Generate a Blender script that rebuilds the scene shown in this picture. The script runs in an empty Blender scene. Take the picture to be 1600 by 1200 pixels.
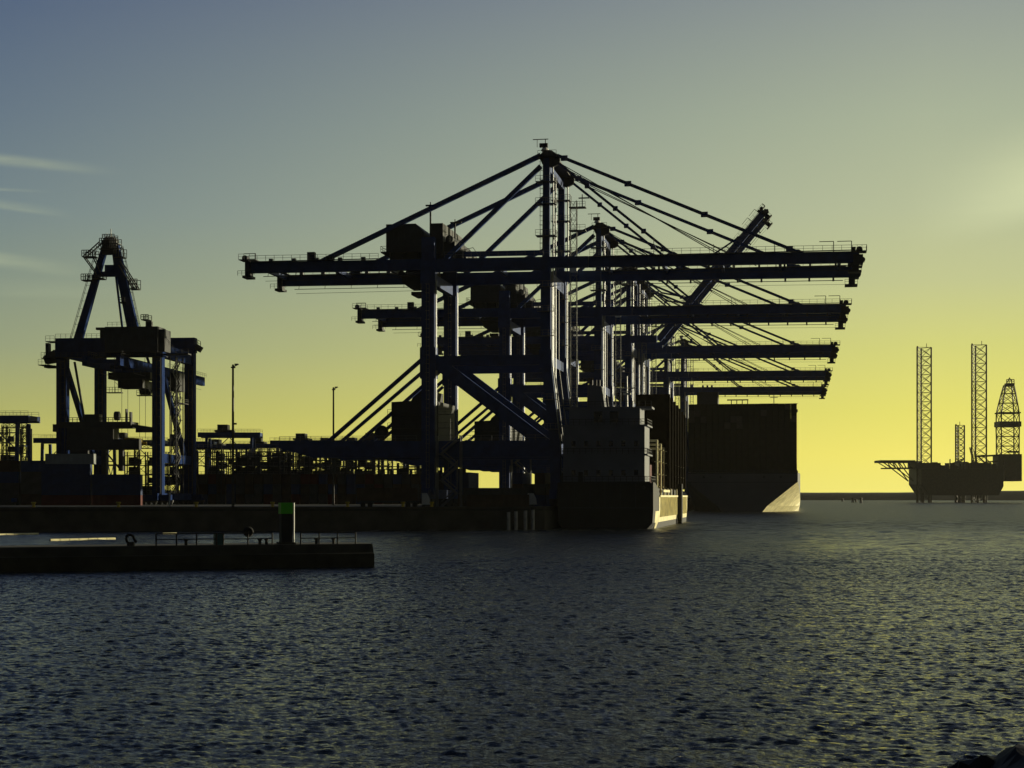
import bpy, math, random
import numpy as np
from mathutils import Vector, Matrix
random.seed(7)
R = math.radians
S = bpy.context.scene
COL = S.collection

# ------------------------------------------------------------------ site frame
# +Y runs along the main quay, +X is seaward.  The camera stands across the water.
YAW = math.atan(445 / 2600)
CAM_Z = 6.4
GROUND = 4.2            # quay level above the water
QX = -47.8              # quay edge
SUN_AZ, SUN_EL = R(56), R(4.0)


def bearing(dist, deg):
    """point on the site: distance from the camera along the view axis, degrees off that axis"""
    xr = dist * math.tan(R(deg))
    return (xr * math.cos(YAW) - dist * math.sin(YAW), xr * math.sin(YAW) + dist * math.cos(YAW))


# ------------------------------------------------------------------ mesh helper
class MB:
    def __init__(s):
        s.v = []; s.f = []

    def add(s, vs, fs):
        n = len(s.v); s.v += [tuple(v) for v in vs]
        s.f += [tuple(i + n for i in f) for f in fs]
        return s

    def box(s, x0, x1, y0, y1, z0, z1):
        vs = [(x0, y0, z0), (x1, y0, z0), (x1, y1, z0), (x0, y1, z0), (x0, y0, z1), (x1, y0, z1), (x1, y1, z1), (x0, y1, z1)]
        return s.add(vs, [(0, 3, 2, 1), (4, 5, 6, 7), (0, 1, 5, 4), (1, 2, 6, 5), (2, 3, 7, 6), (3, 0, 4, 7)])

    def bar(s, p, q, w, h=None, w2=None, h2=None):
        """box beam from p to q, w across (horizontal), h deep"""
        h = w if h is None else h
        w2 = w if w2 is None else w2; h2 = h if h2 is None else h2
        p = Vector(p); q = Vector(q); d = (q - p).normalized()
        up = Vector((0, 0, 1)) if abs(d.z) < 0.98 else Vector((0, 1, 0))
        a = d.cross(up).normalized(); b = a.cross(d).normalized()
        vs = []
        for c, ww, hh in ((p, w, h), (q, w2, h2)):
            for i, j in ((-1, -1), (1, -1), (1, 1), (-1, 1)):
                vs.append(c + a * (i * ww / 2) + b * (j * hh / 2))
        return s.add(vs, [(0, 1, 2, 3), (7, 6, 5, 4), (0, 4, 5, 1), (1, 5, 6, 2), (2, 6, 7, 3), (3, 7, 4, 0)])

    def tube(s, p, q, r, n=8, r2=None, caps=True):
        r2 = r if r2 is None else r2
        p = Vector(p); q = Vector(q); d = (q - p).normalized()
        up = Vector((0, 0, 1)) if abs(d.z) < 0.98 else Vector((0, 1, 0))
        a = d.cross(up).normalized(); b = a.cross(d).normalized()
        vs = []
        for c, rr in ((p, r), (q, r2)):
            for k in range(n):
                t = 2 * math.pi * k / n
                vs.append(c + a * (rr * math.cos(t)) + b * (rr * math.sin(t)))
        fs = [(k, n + k, n + (k + 1) % n, (k + 1) % n) for k in range(n)]
        if caps:
            fs += [tuple(range(n)), tuple(range(2 * n - 1, n - 1, -1))]
        return s.add(vs, fs)

    def prism(s, poly, z0, z1):
        n = len(poly)
        vs = [(x, y, z0) for x, y in poly] + [(x, y, z1) for x, y in poly]
        return s.add(vs, [tuple(range(n - 1, -1, -1)), tuple(range(n, 2 * n))] + [(i, (i + 1) % n, n + (i + 1) % n, n + i) for i in range(n)])

    def prism_y(s, poly, y0, y1):
        """polygon in x,z pushed along y"""
        n = len(poly)
        vs = [(x, y0, z) for x, z in poly] + [(x, y1, z) for x, z in poly]
        return s.add(vs, [tuple(range(n)), tuple(range(2 * n - 1, n - 1, -1))] + [(i, n + i, n + (i + 1) % n, (i + 1) % n) for i in range(n)])

    def ring(s, c, axis, r, t, n=16, m=6):
        """torus round c"""
        ax = {'x': (Vector((0, 1, 0)), Vector((0, 0, 1)), Vector((1, 0, 0))), 'y': (Vector((1, 0, 0)), Vector((0, 0, 1)), Vector((0, 1, 0))), 'z': (Vector((1, 0, 0)), Vector((0, 1, 0)), Vector((0, 0, 1)))}[axis]
        c = Vector(c); vs = []
        for i in range(n):
            u = 2 * math.pi * i / n; d = ax[0] * math.cos(u) + ax[1] * math.sin(u)
            for j in range(m):
                w = 2 * math.pi * j / m
                vs.append(c + d * (r + t * math.cos(w)) + ax[2] * (t * math.sin(w)))
        return s.add(vs, [(i * m + j, ((i + 1) % n) * m + j, ((i + 1) % n) * m + (j + 1) % m, i * m + (j + 1) % m) for i in range(n) for j in range(m)])

    def rail(s, pts, h=1.1, step=2.0, w=0.07, mid=True):
        """handrail with posts along a polyline"""
        for p, q in zip(pts, pts[1:]):
            p = Vector(p); q = Vector(q); L = (q - p).length; k = max(1, int(L / step)); z = Vector((0, 0, h))
            s.bar(p + z, q + z, w)
            if mid: s.bar(p + z * .52, q + z * .52, w * .75)
            for i in range(k + 1):
                c = p + (q - p) * (i / k); s.bar(c, c + z, w)
        return s

    def ladder(s, p, q, w=0.6, r=0.05, hoop=True):
        p = Vector(p); q = Vector(q); n = max(2, int((q - p).length / 0.9))
        for dx in (-w / 2, w / 2):
            s.bar(p + Vector((dx, 0, 0)), q + Vector((dx, 0, 0)), .09)
        for i in range(n + 1):
            c = p + (q - p) * (i / n); s.bar(c + Vector((-w / 2, 0, 0)), c + Vector((w / 2, 0, 0)), .06)
        if hoop:
            for i in range(0, n + 1, 2):
                c = p + (q - p) * (i / n)
                s.bar(c + Vector((-w / 2, 0, 0)), c + Vector((-w / 2, -.8, 0)), .06); s.bar(c + Vector((w / 2, 0, 0)), c + Vector((w / 2, -.8, 0)), .06); s.bar(c + Vector((-w / 2, -.8, 0)), c + Vector((w / 2, -.8, 0)), .06)
        return s

    def stairs(s, x0, x1, y, z0, z1, n, w=0.8):
        """zigzag stair tower between two x positions"""
        dz = (z1 - z0) / n
        for i in range(n):
            a, b = (x0, x1) if i % 2 == 0 else (x1, x0)
            for yy in (y - w / 2, y + w / 2):
                s.bar((a, yy, z0 + i * dz), (b, yy, z0 + (i + 1) * dz), .2, .42)
                s.bar((a, yy, z0 + i * dz + 1), (b, yy, z0 + (i + 1) * dz + 1), .12)
            s.box(min(b, b + (.9 if b > a else -.9)), max(b, b + (.9 if b > a else -.9)), y - w, y + w, z0 + (i + 1) * dz - .08, z0 + (i + 1) * dz)
        for xx in (x0 - .9, x1 + .9):
            for yy in (y - w, y + w): s.bar((xx, yy, z0), (xx, yy, z1 + 1), .24)
        return s

    def lattice(s, p, q, w, d, bays, chord=.14, brace=.09):
        """square lattice mast/beam along p-q, vertical or horizontal"""
        p = Vector(p); q = Vector(q); dd = (q - p).normalized()
        up = Vector((0, 0, 1)) if abs(dd.z) < .98 else Vector((0, 1, 0))
        a = dd.cross(up).normalized() * (w / 2); b = a.cross(dd).normalized() * (d / 2)
        cs = [-a - b, a - b, a + b, -a + b]
        for c in cs: s.bar(p + c, q + c, chord)
        for i in range(bays):
            u = p + (q - p) * (i / bays); v = p + (q - p) * ((i + 1) / bays)
            for k in range(4):
                c0, c1 = cs[k], cs[(k + 1) % 4]
                s.bar(u + c0, v + c1, brace) if i % 2 == 0 else s.bar(u + c1, v + c0, brace)
                s.bar(u + c0, u + c1, brace)
        return s

    def build(s, name, mat, parent=None, loc=None, rz=0, smooth=False):
        me = bpy.data.meshes.new(name); me.from_pydata(s.v, [], s.f); me.update()
        me.materials.append(mat)
        if smooth:
            for p in me.polygons: p.use_smooth = True
        o = bpy.data.objects.new(name, me); COL.objects.link(o)
        if parent is not None: o.parent = parent
        if loc is not None: o.location = loc
        o.rotation_euler.z = rz
        return o


def tag(o, label=None, cat=None, group=None, kind=None):
    if label: o['label'] = label
    if cat: o['category'] = cat
    if group: o['group'] = group
    if kind: o['kind'] = kind
    return o


def empty(name, loc=(0, 0, 0), rz=0.0, label=None, cat=None, group=None):
    o = bpy.data.objects.new(name, None); COL.objects.link(o)
    o.location = loc; o.rotation_euler = (0, 0, rz); o.empty_display_size = 1
    return tag(o, label, cat, group)


def copy_tree(o, parent=None):
    c = o.copy(); COL.objects.link(c)
    if parent is not None: c.parent = parent
    for ch in list(o.children): copy_tree(ch, c)
    return c


# ------------------------------------------------------------------ materials
def paint(name, col, rough=.5, metal=0.0, var=.25, scale=.6, bump=0.0, spec=.5):
    m = bpy.data.materials.new(name); m.use_nodes = True
    nt = m.node_tree; b = nt.nodes['Principled BSDF']
    tc = nt.nodes.new('ShaderNodeTexCoord'); nz = nt.nodes.new('ShaderNodeTexNoise')
    nz.inputs['Scale'].default_value = scale; nz.inputs['Detail'].default_value = 6
    nt.links.new(tc.outputs['Object'], nz.inputs['Vector'])
    cr = nt.nodes.new('ShaderNodeValToRGB')
    cr.color_ramp.elements[0].position = .3; cr.color_ramp.elements[1].position = .72
    cr.color_ramp.elements[0].color = (*[c * (1 - var) for c in col], 1)
    cr.color_ramp.elements[1].color = (*[min(1, c * (1 + var)) for c in col], 1)
    nt.links.new(nz.outputs['Fac'], cr.inputs['Fac']); nt.links.new(cr.outputs['Color'], b.inputs['Base Color'])
    b.inputs['Roughness'].default_value = rough; b.inputs['Metallic'].default_value = metal
    b.inputs['Specular IOR Level'].default_value = spec
    if bump:
        bp = nt.nodes.new('ShaderNodeBump'); bp.inputs['Strength'].default_value = bump; bp.inputs['Distance'].default_value = .1
        nt.links.new(nz.outputs['Fac'], bp.inputs['Height']); nt.links.new(bp.outputs['Normal'], b.inputs['Normal'])
    return m


M = dict(
    blue=paint('crane_blue_paint', (.020, .048, .160), .55, spec=.3),
    bluematt=paint('matt_blue_paint', (.014, .032, .11), .9, spec=.06),  # darker, duller crane blue that keeps its sunlit faces dim
    dark=paint('dark_steel', (.024, .026, .030), .6),
    house=paint('machinery_house_panel', (.028, .031, .036), .65),
    galv=paint('galvanised_steel', (.16, .165, .17), .45, .6),
    rope=paint('steel_rope', (.04, .04, .045), .5),
    glass=paint('dark_window_glass', (.01, .012, .015), .08),
    rubber=paint('black_rubber', (.012, .012, .012), .8),
    concrete=paint('quay_concrete', (.055, .052, .042), .9, 0, .35, .35, .3),
    moleconc=paint('mole_concrete', (.032, .03, .02), .95, 0, .45, .5, .4),
    asphalt=paint('terminal_asphalt', (.04, .04, .038), .95),
    white=paint('white_paint', (.62, .62, .56), .45, 0, .12, .8),
    sunlit_cream=paint('sunlit_side_paint', (.80, .73, .40), .5, 0, .25, .5),  # low sunlight put into the colour: ship sides, lashing frames, water streaks
    hullgrey=paint('grey_hull_paint', (.065, .07, .085), .5, 0, .15, .15),
    hulldark=paint('dark_hull_paint', (.02, .02, .018), .7, 0, .3, .2),
    house_grey=paint('deckhouse_grey_paint', (.13, .14, .165), .55, 0, .12, .3),
    cb=paint('blue_container_paint', (.014, .034, .11), .7, 0, .25, .5),
    cr=paint('red_container_paint', (.09, .013, .009), .75, 0, .3, .5),
    cg=paint('grey_container_paint', (.05, .05, .047), .75, 0, .3, .5),
    cn=paint('brown_container_paint', (.05, .03, .018), .75, 0, .35, .5),
    ct=paint('teal_container_paint', (.02, .09, .10), .6, 0, .3, .5),
    ck=paint('dark_brown_container_paint', (.028, .022, .012), .85, 0, .25, .5, 0, .1),
    cw=paint('white_reefer_paint', (.26, .28, .27), .6, 0, .15, .5),
    green=paint('beacon_green_paint', (.07, .50, .01), .6, 0, .1, .8),
    yellow=paint('yellow_safety_paint', (.55, .40, .03), .5, 0, .2, .8),
    orange=paint('orange_lifebuoy', (.4, .1, .02), .6),
    pile=paint('pale_pile_steel', (.42, .41, .38), .5, 0, .3, .7),
    rig=paint('rig_paint', (.06, .052, .03), .6),
    rock=paint('wet_rock', (.012, .012, .011), .7, 0, .5, 1.5, .6),
    land=paint('far_land_scrub', (.055, .05, .02), .95, 0, .4, .01),
)

# ------------------------------------------------------------------ world
def build_world():
    w = bpy.data.worlds.new('World'); S.world = w; w.use_nodes = True
    nt = w.node_tree; N = nt.nodes; L = nt.links
    bg = N['Background']
    tc = N.new('ShaderNodeTexCoord')
    sep = N.new('ShaderNodeSeparateXYZ'); L.new(tc.outputs['Generated'], sep.inputs[0])

    def math_(op, a, b=None, c=None, clamp=False):
        n = N.new('ShaderNodeMath'); n.operation = op; n.use_clamp = clamp
        for i, x in enumerate((a, b, c)):
            if x is None: continue
            if isinstance(x, (int, float)): n.inputs[i].default_value = x
            else: L.new(x, n.inputs[i])
        return n.outputs[0]

    def mapr(v, a, b, c=0.0, d=1.0, smooth=True):
        n = N.new('ShaderNodeMapRange'); n.interpolation_type = 'SMOOTHSTEP' if smooth else 'LINEAR'; n.clamp = True
        L.new(v, n.inputs['Value'])
        n.inputs['From Min'].default_value = a; n.inputs['From Max'].default_value = b
        n.inputs['To Min'].default_value = c; n.inputs['To Max'].default_value = d
        return n.outputs['Result']

    def lin(c):
        return tuple(((x / 255) / 12.92 if x / 255 <= .04045 else ((x / 255 + .055) / 1.055) ** 2.4) for x in c)

    def ramp(fac, stops):
        n = N.new('ShaderNodeValToRGB'); e = n.color_ramp.elements
        n.color_ramp.interpolation = 'LINEAR'
        while len(e) < len(stops): e.new(0.5)
        for i, (p, c) in enumerate(stops):
            e[i].position = p; e[i].color = (*lin(c), 1)
        L.new(fac, n.inputs['Fac']); return n.outputs['Color']

    def mix(f, a, b, mode='MIX'):
        n = N.new('ShaderNodeMix'); n.data_type = 'RGBA'; n.blend_type = mode
        if isinstance(f, (int, float)): n.inputs[0].default_value = f
        else: L.new(f, n.inputs[0])
        for i, x in ((6, a), (7, b)):
            if isinstance(x, tuple): n.inputs[i].default_value = (*x, 1)
            else: L.new(x, n.inputs[i])
        return n.outputs[2]

    x, y, z = sep.outputs
    el = math_('MULTIPLY', math_('ARCSINE', z), 180 / math.pi)
    az = math_('MULTIPLY', math_('ARCTAN2', x, y), 180 / math.pi)      # degrees from +Y towards +X
    hor = math_('SQRT', math_('MAXIMUM', math_('SUBTRACT', 1.0, math_('MULTIPLY', z, z)), 1e-4))
    cosaz = math_('DIVIDE', math_('ADD', math_('MULTIPLY', x, math.sin(SUN_AZ)), math_('MULTIPLY', y, math.cos(SUN_AZ))), hor)
    e = mapr(el, 0, 40, 0, 1, False)
    k = 1 / 40
    away = ramp(e, [(0, (202, 193, 86)), (1.6 * k, (191, 187, 92)), (2.8 * k, (170, 173, 106)), (5 * k, (143, 154, 128)), (7.2 * k, (125, 141, 133)), (9.4 * k, (107, 127, 137)), (12.6 * k, (89, 109, 132)), (16.6 * k, (68, 89, 124)), (26 * k, (44, 60, 88)), (1, (26, 38, 60))])
    toward = ramp(e, [(0, (255, 243, 124)), (1.4 * k, (253, 240, 114)), (2.8 * k, (238, 231, 112)), (5 * k, (217, 217, 126)), (7.2 * k, (199, 203, 147)), (9.6 * k, (187, 194, 156)), (12.6 * k, (172, 182, 155)), (16.6 * k, (146, 155, 151)), (20 * k, (112, 126, 142)), (26 * k, (76, 92, 116)), (1, (34, 48, 76))])
    sky = mix(math_('POWER', mapr(cosaz, .03, .62, 0, 1, False), 1.2), away, toward)
    behind = ramp(e, [(0, (38, 41, 47)), (10 * k, (34, 39, 48)), (26 * k, (26, 33, 46)), (1, (22, 30, 46))])
    front = math_('DIVIDE', math_('ADD', math_('MULTIPLY', x, math.sin(R(14))), math_('MULTIPLY', y, math.cos(R(14)))), hor)
    sky = mix(mapr(front, -.15, .62, 1, 0), sky, behind)
    # cirrus streaks
    nz = N.new('ShaderNodeTexNoise'); nz.inputs['Scale'].default_value = 1.0; nz.inputs['Detail'].default_value = 5
    cv = N.new('ShaderNodeCombineXYZ'); L.new(math_('MULTIPLY', az, .35), cv.inputs[0]); L.new(math_('MULTIPLY', el, 2.2), cv.inputs[1])
    L.new(cv.outputs[0], nz.inputs['Vector'])
    nzf = mapr(nz.outputs['Fac'], .25, .7, .35, 1)

    def streak(a0, a1, e0, slope, thick_up, thick_dn, amp):
        mid = math_('ADD', e0, math_('MULTIPLY', math_('SUBTRACT', az, a0), slope))
        d = math_('SUBTRACT', el, mid)
        v = math_('MULTIPLY', mapr(d, 0, thick_up, 1, 0), mapr(d, -thick_dn, 0, 0, 1))
        v = math_('MULTIPLY', v, mapr(az, a0, a1, 1, 0))
        return math_('MULTIPLY', math_('MULTIPLY', v, nzf), amp)
    c = streak(-27.5, -22.6, 10.95, -.05, .32, .22, .55)
    for args in ((-27.5, -24.2, 9.55, -.10, .30, .14, .50), (-27.5, -23.6, 7.75, -.10, .42, .26, .60), (-26.4, -21, 6.75, .0, .5, .3, .16), (-27.5, -25, 10.0, .0, .10, .06, .4)):
        c = math_('ADD', c, streak(*args))
    sky = mix(math_('MINIMUM', c, .8), sky, lin((186, 194, 158)))
    # bright veil of high cloud towards the sun
    edge = math_('ADD', 8.35, math_('MULTIPLY', math_('SUBTRACT', az, 4.0), .22))
    d = math_('SUBTRACT', el, edge)
    v = math_('MULTIPLY', mapr(d, -.5, .7, 0, 1), mapr(d, .5, 3.6, 1, 0))
    v = math_('MULTIPLY', math_('MULTIPLY', v, mapr(az, 3.2, 8.6, 0, 1)), math_('ADD', .75, math_('MULTIPLY', nzf, .25)))
    sky = mix(math_('MULTIPLY', v, .68), sky, lin((222, 228, 178)))
    # physical sky mixed in beneath the graded air
    nish = N.new('ShaderNodeTexSky'); nish.sky_type = 'NISHITA'; nish.sun_disc = False
    nish.sun_elevation = SUN_EL; nish.sun_rotation = SUN_AZ; nish.dust_density = 3; nish.air_density = 1.2
    scaled = mix(1.0, nish.outputs[0], (.08, .08, .08), 'MULTIPLY')
    sky = mix(.05, sky, scaled)
    L.new(sky, bg.inputs['Color']); bg.inputs['Strength'].default_value = 1.0


build_world()
sun = bpy.data.lights.new('sun', 'SUN'); sun.energy = 5.0; sun.angle = R(.6); sun.color = (1, .9, .62)
so = bpy.data.objects.new('sun', sun); COL.objects.link(so)
sd = Vector((math.sin(SUN_AZ) * math.cos(SUN_EL), math.cos(SUN_AZ) * math.cos(SUN_EL), math.sin(SUN_EL)))
so.rotation_euler = sd.to_track_quat('Z', 'Y').to_euler(); so.location = (200, 100, 150)

# ------------------------------------------------------------------ camera
cam = bpy.data.cameras.new('camera'); co = bpy.data.objects.new('camera', cam); COL.objects.link(co)
co.location = (0, 0, CAM_Z); co.rotation_euler = (R(90), 0, YAW)
cam.sensor_width = 36; cam.lens = 36 * 2600 / 1600; cam.clip_end = 30000; cam.clip_start = .5
cam.shift_y = (776 - 600) / 1600
S.camera = co

# ------------------------------------------------------------------ water
def build_water():
    def rings(a, b, f):
        out = [a]
        while out[-1] < b: out.append(out[-1] * f)
        return out
    r1 = [29.0]
    while r1[-1] < 470: r1.append(r1[-1] + .105 * max(1.0, r1[-1] / 140) ** 2.3)
    r = np.array(r1 + rings(r1[-1] + 6, 3600, 1.05))
    th = np.linspace(-R(21.5), R(21.5), 1050)
    rr, tt = np.meshgrid(r.astype(np.float32), th.astype(np.float32), indexing='ij')
    ang = tt - np.float32(YAW)                         # heading from +Y towards +X
    X = rr * np.sin(ang); Y = rr * np.cos(ang)
    dr = np.gradient(r)
    Z = np.zeros_like(X)
    rng = np.random.default_rng(3)
    comps = [(l, rng.normal(R(-10), R(27)), .043) for l in np.exp(rng.uniform(math.log(.24), math.log(1.1), 66))]
    comps += [(l, rng.normal(R(-10), R(26)), .034) for l in np.exp(rng.uniform(math.log(1.3), math.log(6), 24))]
    for l, h, slope in comps:
        k = 2 * math.pi / l; amp = slope / k; p = rng.uniform(0, 2 * math.pi)
        fade = np.clip(l / (2.2 * dr) - .7, 0, 1)
        if l > .75: fade = fade * (.22 + .6 * np.clip((r - 50 * min(l, 1.6)) / 240, 0, 1))
        n_ = int(np.count_nonzero(fade > 0))
        if n_ == 0: continue
        arg = np.float32(k * math.sin(h)) * X[:n_] + np.float32(k * math.cos(h)) * Y[:n_] + np.float32(p)
        sn = np.sin(arg)
        Z[:n_] += (np.float32(amp) * fade[:n_, None].astype(np.float32)) * (sn - .3 * (1 - 2 * sn * sn))
    side = np.clip((R(21.5) - np.abs(tt)) / R(2), 0, 1)
    gust = .92 + .16 * (np.sin(X * .045 + 1.3 * np.sin(Y * .021)) * np.sin(Y * .037 + .9 * np.sin(X * .03)))
    Z *= side * gust * np.clip((rr - 29) / 3, 0, 1)
    n, m = X.shape
    verts = np.stack([X.ravel(), Y.ravel(), Z.ravel()], 1)
    i = np.arange(n - 1)[:, None] * m + np.arange(m - 1)[None, :]
    q = np.stack([i, i + 1, i + m + 1, i + m], -1).reshape(-1, 4)[:, ::-1]
    # calm sheet all round the fan
    def pt(rad, a): return (rad * math.sin(a), rad * math.cos(a), 0.0)
    base = len(verts); ev = []; ef = []
    angs = np.linspace(R(21.5) - YAW, 2 * math.pi - R(21.5) - YAW, 40)
    for rad in (29.0, float(r[-1])):
        ev += [pt(rad, a) for a in angs]
    for j in range(39): ef.append((base + j, base + 40 + j, base + 41 + j, base + j + 1))
    cb = base + len(ev); ring_a = np.linspace(0, 2 * math.pi, 48, endpoint=False) - YAW
    ev += [pt(29.0, a) for a in ring_a] + [(0, 0, 0)]
    for j in range(48): ef.append((cb + j, cb + (j + 1) % 48, cb + 48))
    me = bpy.data.meshes.new('water')
    allv = np.concatenate([verts, np.array(ev)]).astype(np.float32)
    fl = [f[::-1] for f in ef]
    me.vertices.add(len(allv)); me.vertices.foreach_set('co', allv.ravel())
    sizes = np.concatenate([np.full(len(q), 4), np.array([len(f) for f in fl])]).astype(np.int32)
    loops = np.concatenate([q.ravel(), np.array([i for f in fl for i in f])]).astype(np.int32)
    me.loops.add(len(loops)); me.loops.foreach_set('vertex_index', loops)
    me.polygons.add(len(sizes)); me.polygons.foreach_set('loop_start', np.concatenate([[0], np.cumsum(sizes)[:-1]]).astype(np.int32))
    me.update(calc_edges=True); me.validate()
    me.polygons.foreach_set('use_smooth', [True] * len(me.polygons))
    # make sure the sheet faces up
    if me.polygons[0].normal.z < 0: me.flip_normals()
    o = bpy.data.objects.new('water', me); COL.objects.link(o); tag(o, 'dark rippled harbour water in the foreground', kind='structure')
    m_ = bpy.data.materials.new('harbour_water'); m_.use_nodes = True; nt = m_.node_tree; b = nt.nodes['Principled BSDF']
    b.inputs['Base Color'].default_value = (.012, .016, .020, 1); b.inputs['IOR'].default_value = 1.33; b.inputs['Specular IOR Level'].default_value = .32; b.inputs['Specular Tint'].default_value = (.72, .82, 1.0, 1)
    ge = nt.nodes.new('ShaderNodeNewGeometry'); ln = nt.nodes.new('ShaderNodeVectorMath'); ln.operation = 'LENGTH'; nt.links.new(ge.outputs['Position'], ln.inputs[0])
    mr = nt.nodes.new('ShaderNodeMapRange'); mr.inputs['From Min'].default_value = 90; mr.inputs['From Max'].default_value = 400; mr.inputs['To Min'].default_value = .05; mr.inputs['To Max'].default_value = .36
    nt.links.new(ln.outputs['Value'], mr.inputs['Value']); nt.links.new(mr.outputs['Result'], b.inputs['Roughness'])
    tc = nt.nodes.new('ShaderNodeTexCoord'); mp = nt.nodes.new('ShaderNodeMapping')
    mp.inputs['Rotation'].default_value = (0, 0, R(14)); mp.inputs['Scale'].default_value = (.8, 1.3, 1)
    nt.links.new(tc.outputs['Object'], mp.inputs['Vector'])
    prev = None
    for sc, st, dist in ((1.4, .6, .25), (8, .7, .06)):
        nz = nt.nodes.new('ShaderNodeTexNoise'); nz.inputs['Scale'].default_value = sc; nz.inputs['Detail'].default_value = 4; nz.inputs['Roughness'].default_value = .6
        nt.links.new(mp.outputs[0], nz.inputs['Vector'])
        bp = nt.nodes.new('ShaderNodeBump'); bp.inputs['Strength'].default_value = st; bp.inputs['Distance'].default_value = dist
        nt.links.new(nz.outputs['Fac'], bp.inputs['Height'])
        if prev: nt.links.new(prev, bp.inputs['Normal'])
        prev = bp.outputs['Normal']
    nz = nt.nodes.new('ShaderNodeTexNoise'); nz.inputs['Scale'].default_value = .22; nz.inputs['Detail'].default_value = 4
    nt.links.new(mp.outputs[0], nz.inputs['Vector'])
    m2 = nt.nodes.new('ShaderNodeMapRange'); m2.inputs['From Min'].default_value = 170; m2.inputs['From Max'].default_value = 420; m2.inputs['To Min'].default_value = 0; m2.inputs['To Max'].default_value = 1
    nt.links.new(ln.outputs['Value'], m2.inputs['Value'])
    bp = nt.nodes.new('ShaderNodeBump'); bp.inputs['Distance'].default_value = 2.2; nt.links.new(m2.outputs['Result'], bp.inputs['Strength'])
    nt.links.new(nz.outputs['Fac'], bp.inputs['Height']); nt.links.new(prev, bp.inputs['Normal']); prev = bp.outputs['Normal']
    nt.links.new(prev, b.inputs['Normal'])
    me.materials.append(m_)


build_water()

# ------------------------------------------------------------------ land and quay
def quay():
    # end face of the terminal runs obliquely; front corner by the berth
    A = (QX, 316.6); B = (-141.6, 280.1)
    d = Vector((B[0] - A[0], B[1] - A[1])).normalized()
    far = (A[0] + d.x * 420, A[1] + d.y * 420)
    poly = [A, (QX, 1500), (far[0], 1500), far]
    tag(MB().prism(poly, -3, GROUND - .5).build('quay', M['concrete']), 'long dark concrete quay wall under the cranes', kind='structure')
    inn = .0
    m = MB().prism([(A[0] - .35, A[1] + .3), (A[0] - .35, 1499), (far[0], 1499), (far[0] + .1, far[1] + .4)], GROUND - .496, GROUND)
    tag(m.build('terminal_ground', M['asphalt']), 'dark paved terminal ground behind the quay edge', kind='structure')
    # capping kerb
    k = MB()
    k.bar((A[0] - .1, A[1] + .1, GROUND + .08), (far[0], far[1] + .1, GROUND + .08), .7, .4)
    k.bar((A[0] - .3, A[1] + .6, GROUND + .08), (QX - .3, 1490, GROUND + .08), .6, .4)
    tag(k.build('quay_kerb', M['concrete']), 'raised kerb along the quay edge', kind='structure')
    return A, d


QA, QD = quay()

def far_shore():
    v = []; n = 160
    rng = random.Random(2)
    hs = []
    h = 10
    for i in range(n + 1):
        u = i / n
        h = 16.2 + 1.2 * math.sin(u * 19) + 1.4 * math.sin(u * 47 + 1) + rng.uniform(-.25, .25)
        hs.append(h)
    mb = MB(); rows = []
    for i in range(n + 1):
        ang = R(-52 + 104 * i / n) - YAW
        for rad, z in ((3000, -.5), (3030, 3 + hs[i] * .25), (3070, hs[i] * .8), (3120, hs[i]), (3500, hs[i] * .9)):
            rows.append((rad * math.sin(ang), rad * math.cos(ang), z))
    fs = []
    for i in range(n):
        for j in range(4):
            a = i * 5 + j; fs.append((a, a + 5, a + 6, a + 1)[::-1])
    mb.add(rows, fs)
    tag(mb.build('far_shore_land', M['land'], smooth=True), 'low hazy strip of land along the horizon', kind='structure')


far_shore()

# ------------------------------------------------------------------ ship to shore cranes
W = 22.0
def GZ(x): return 51.15 - .0062 * x        # top of the twin girders


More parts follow.
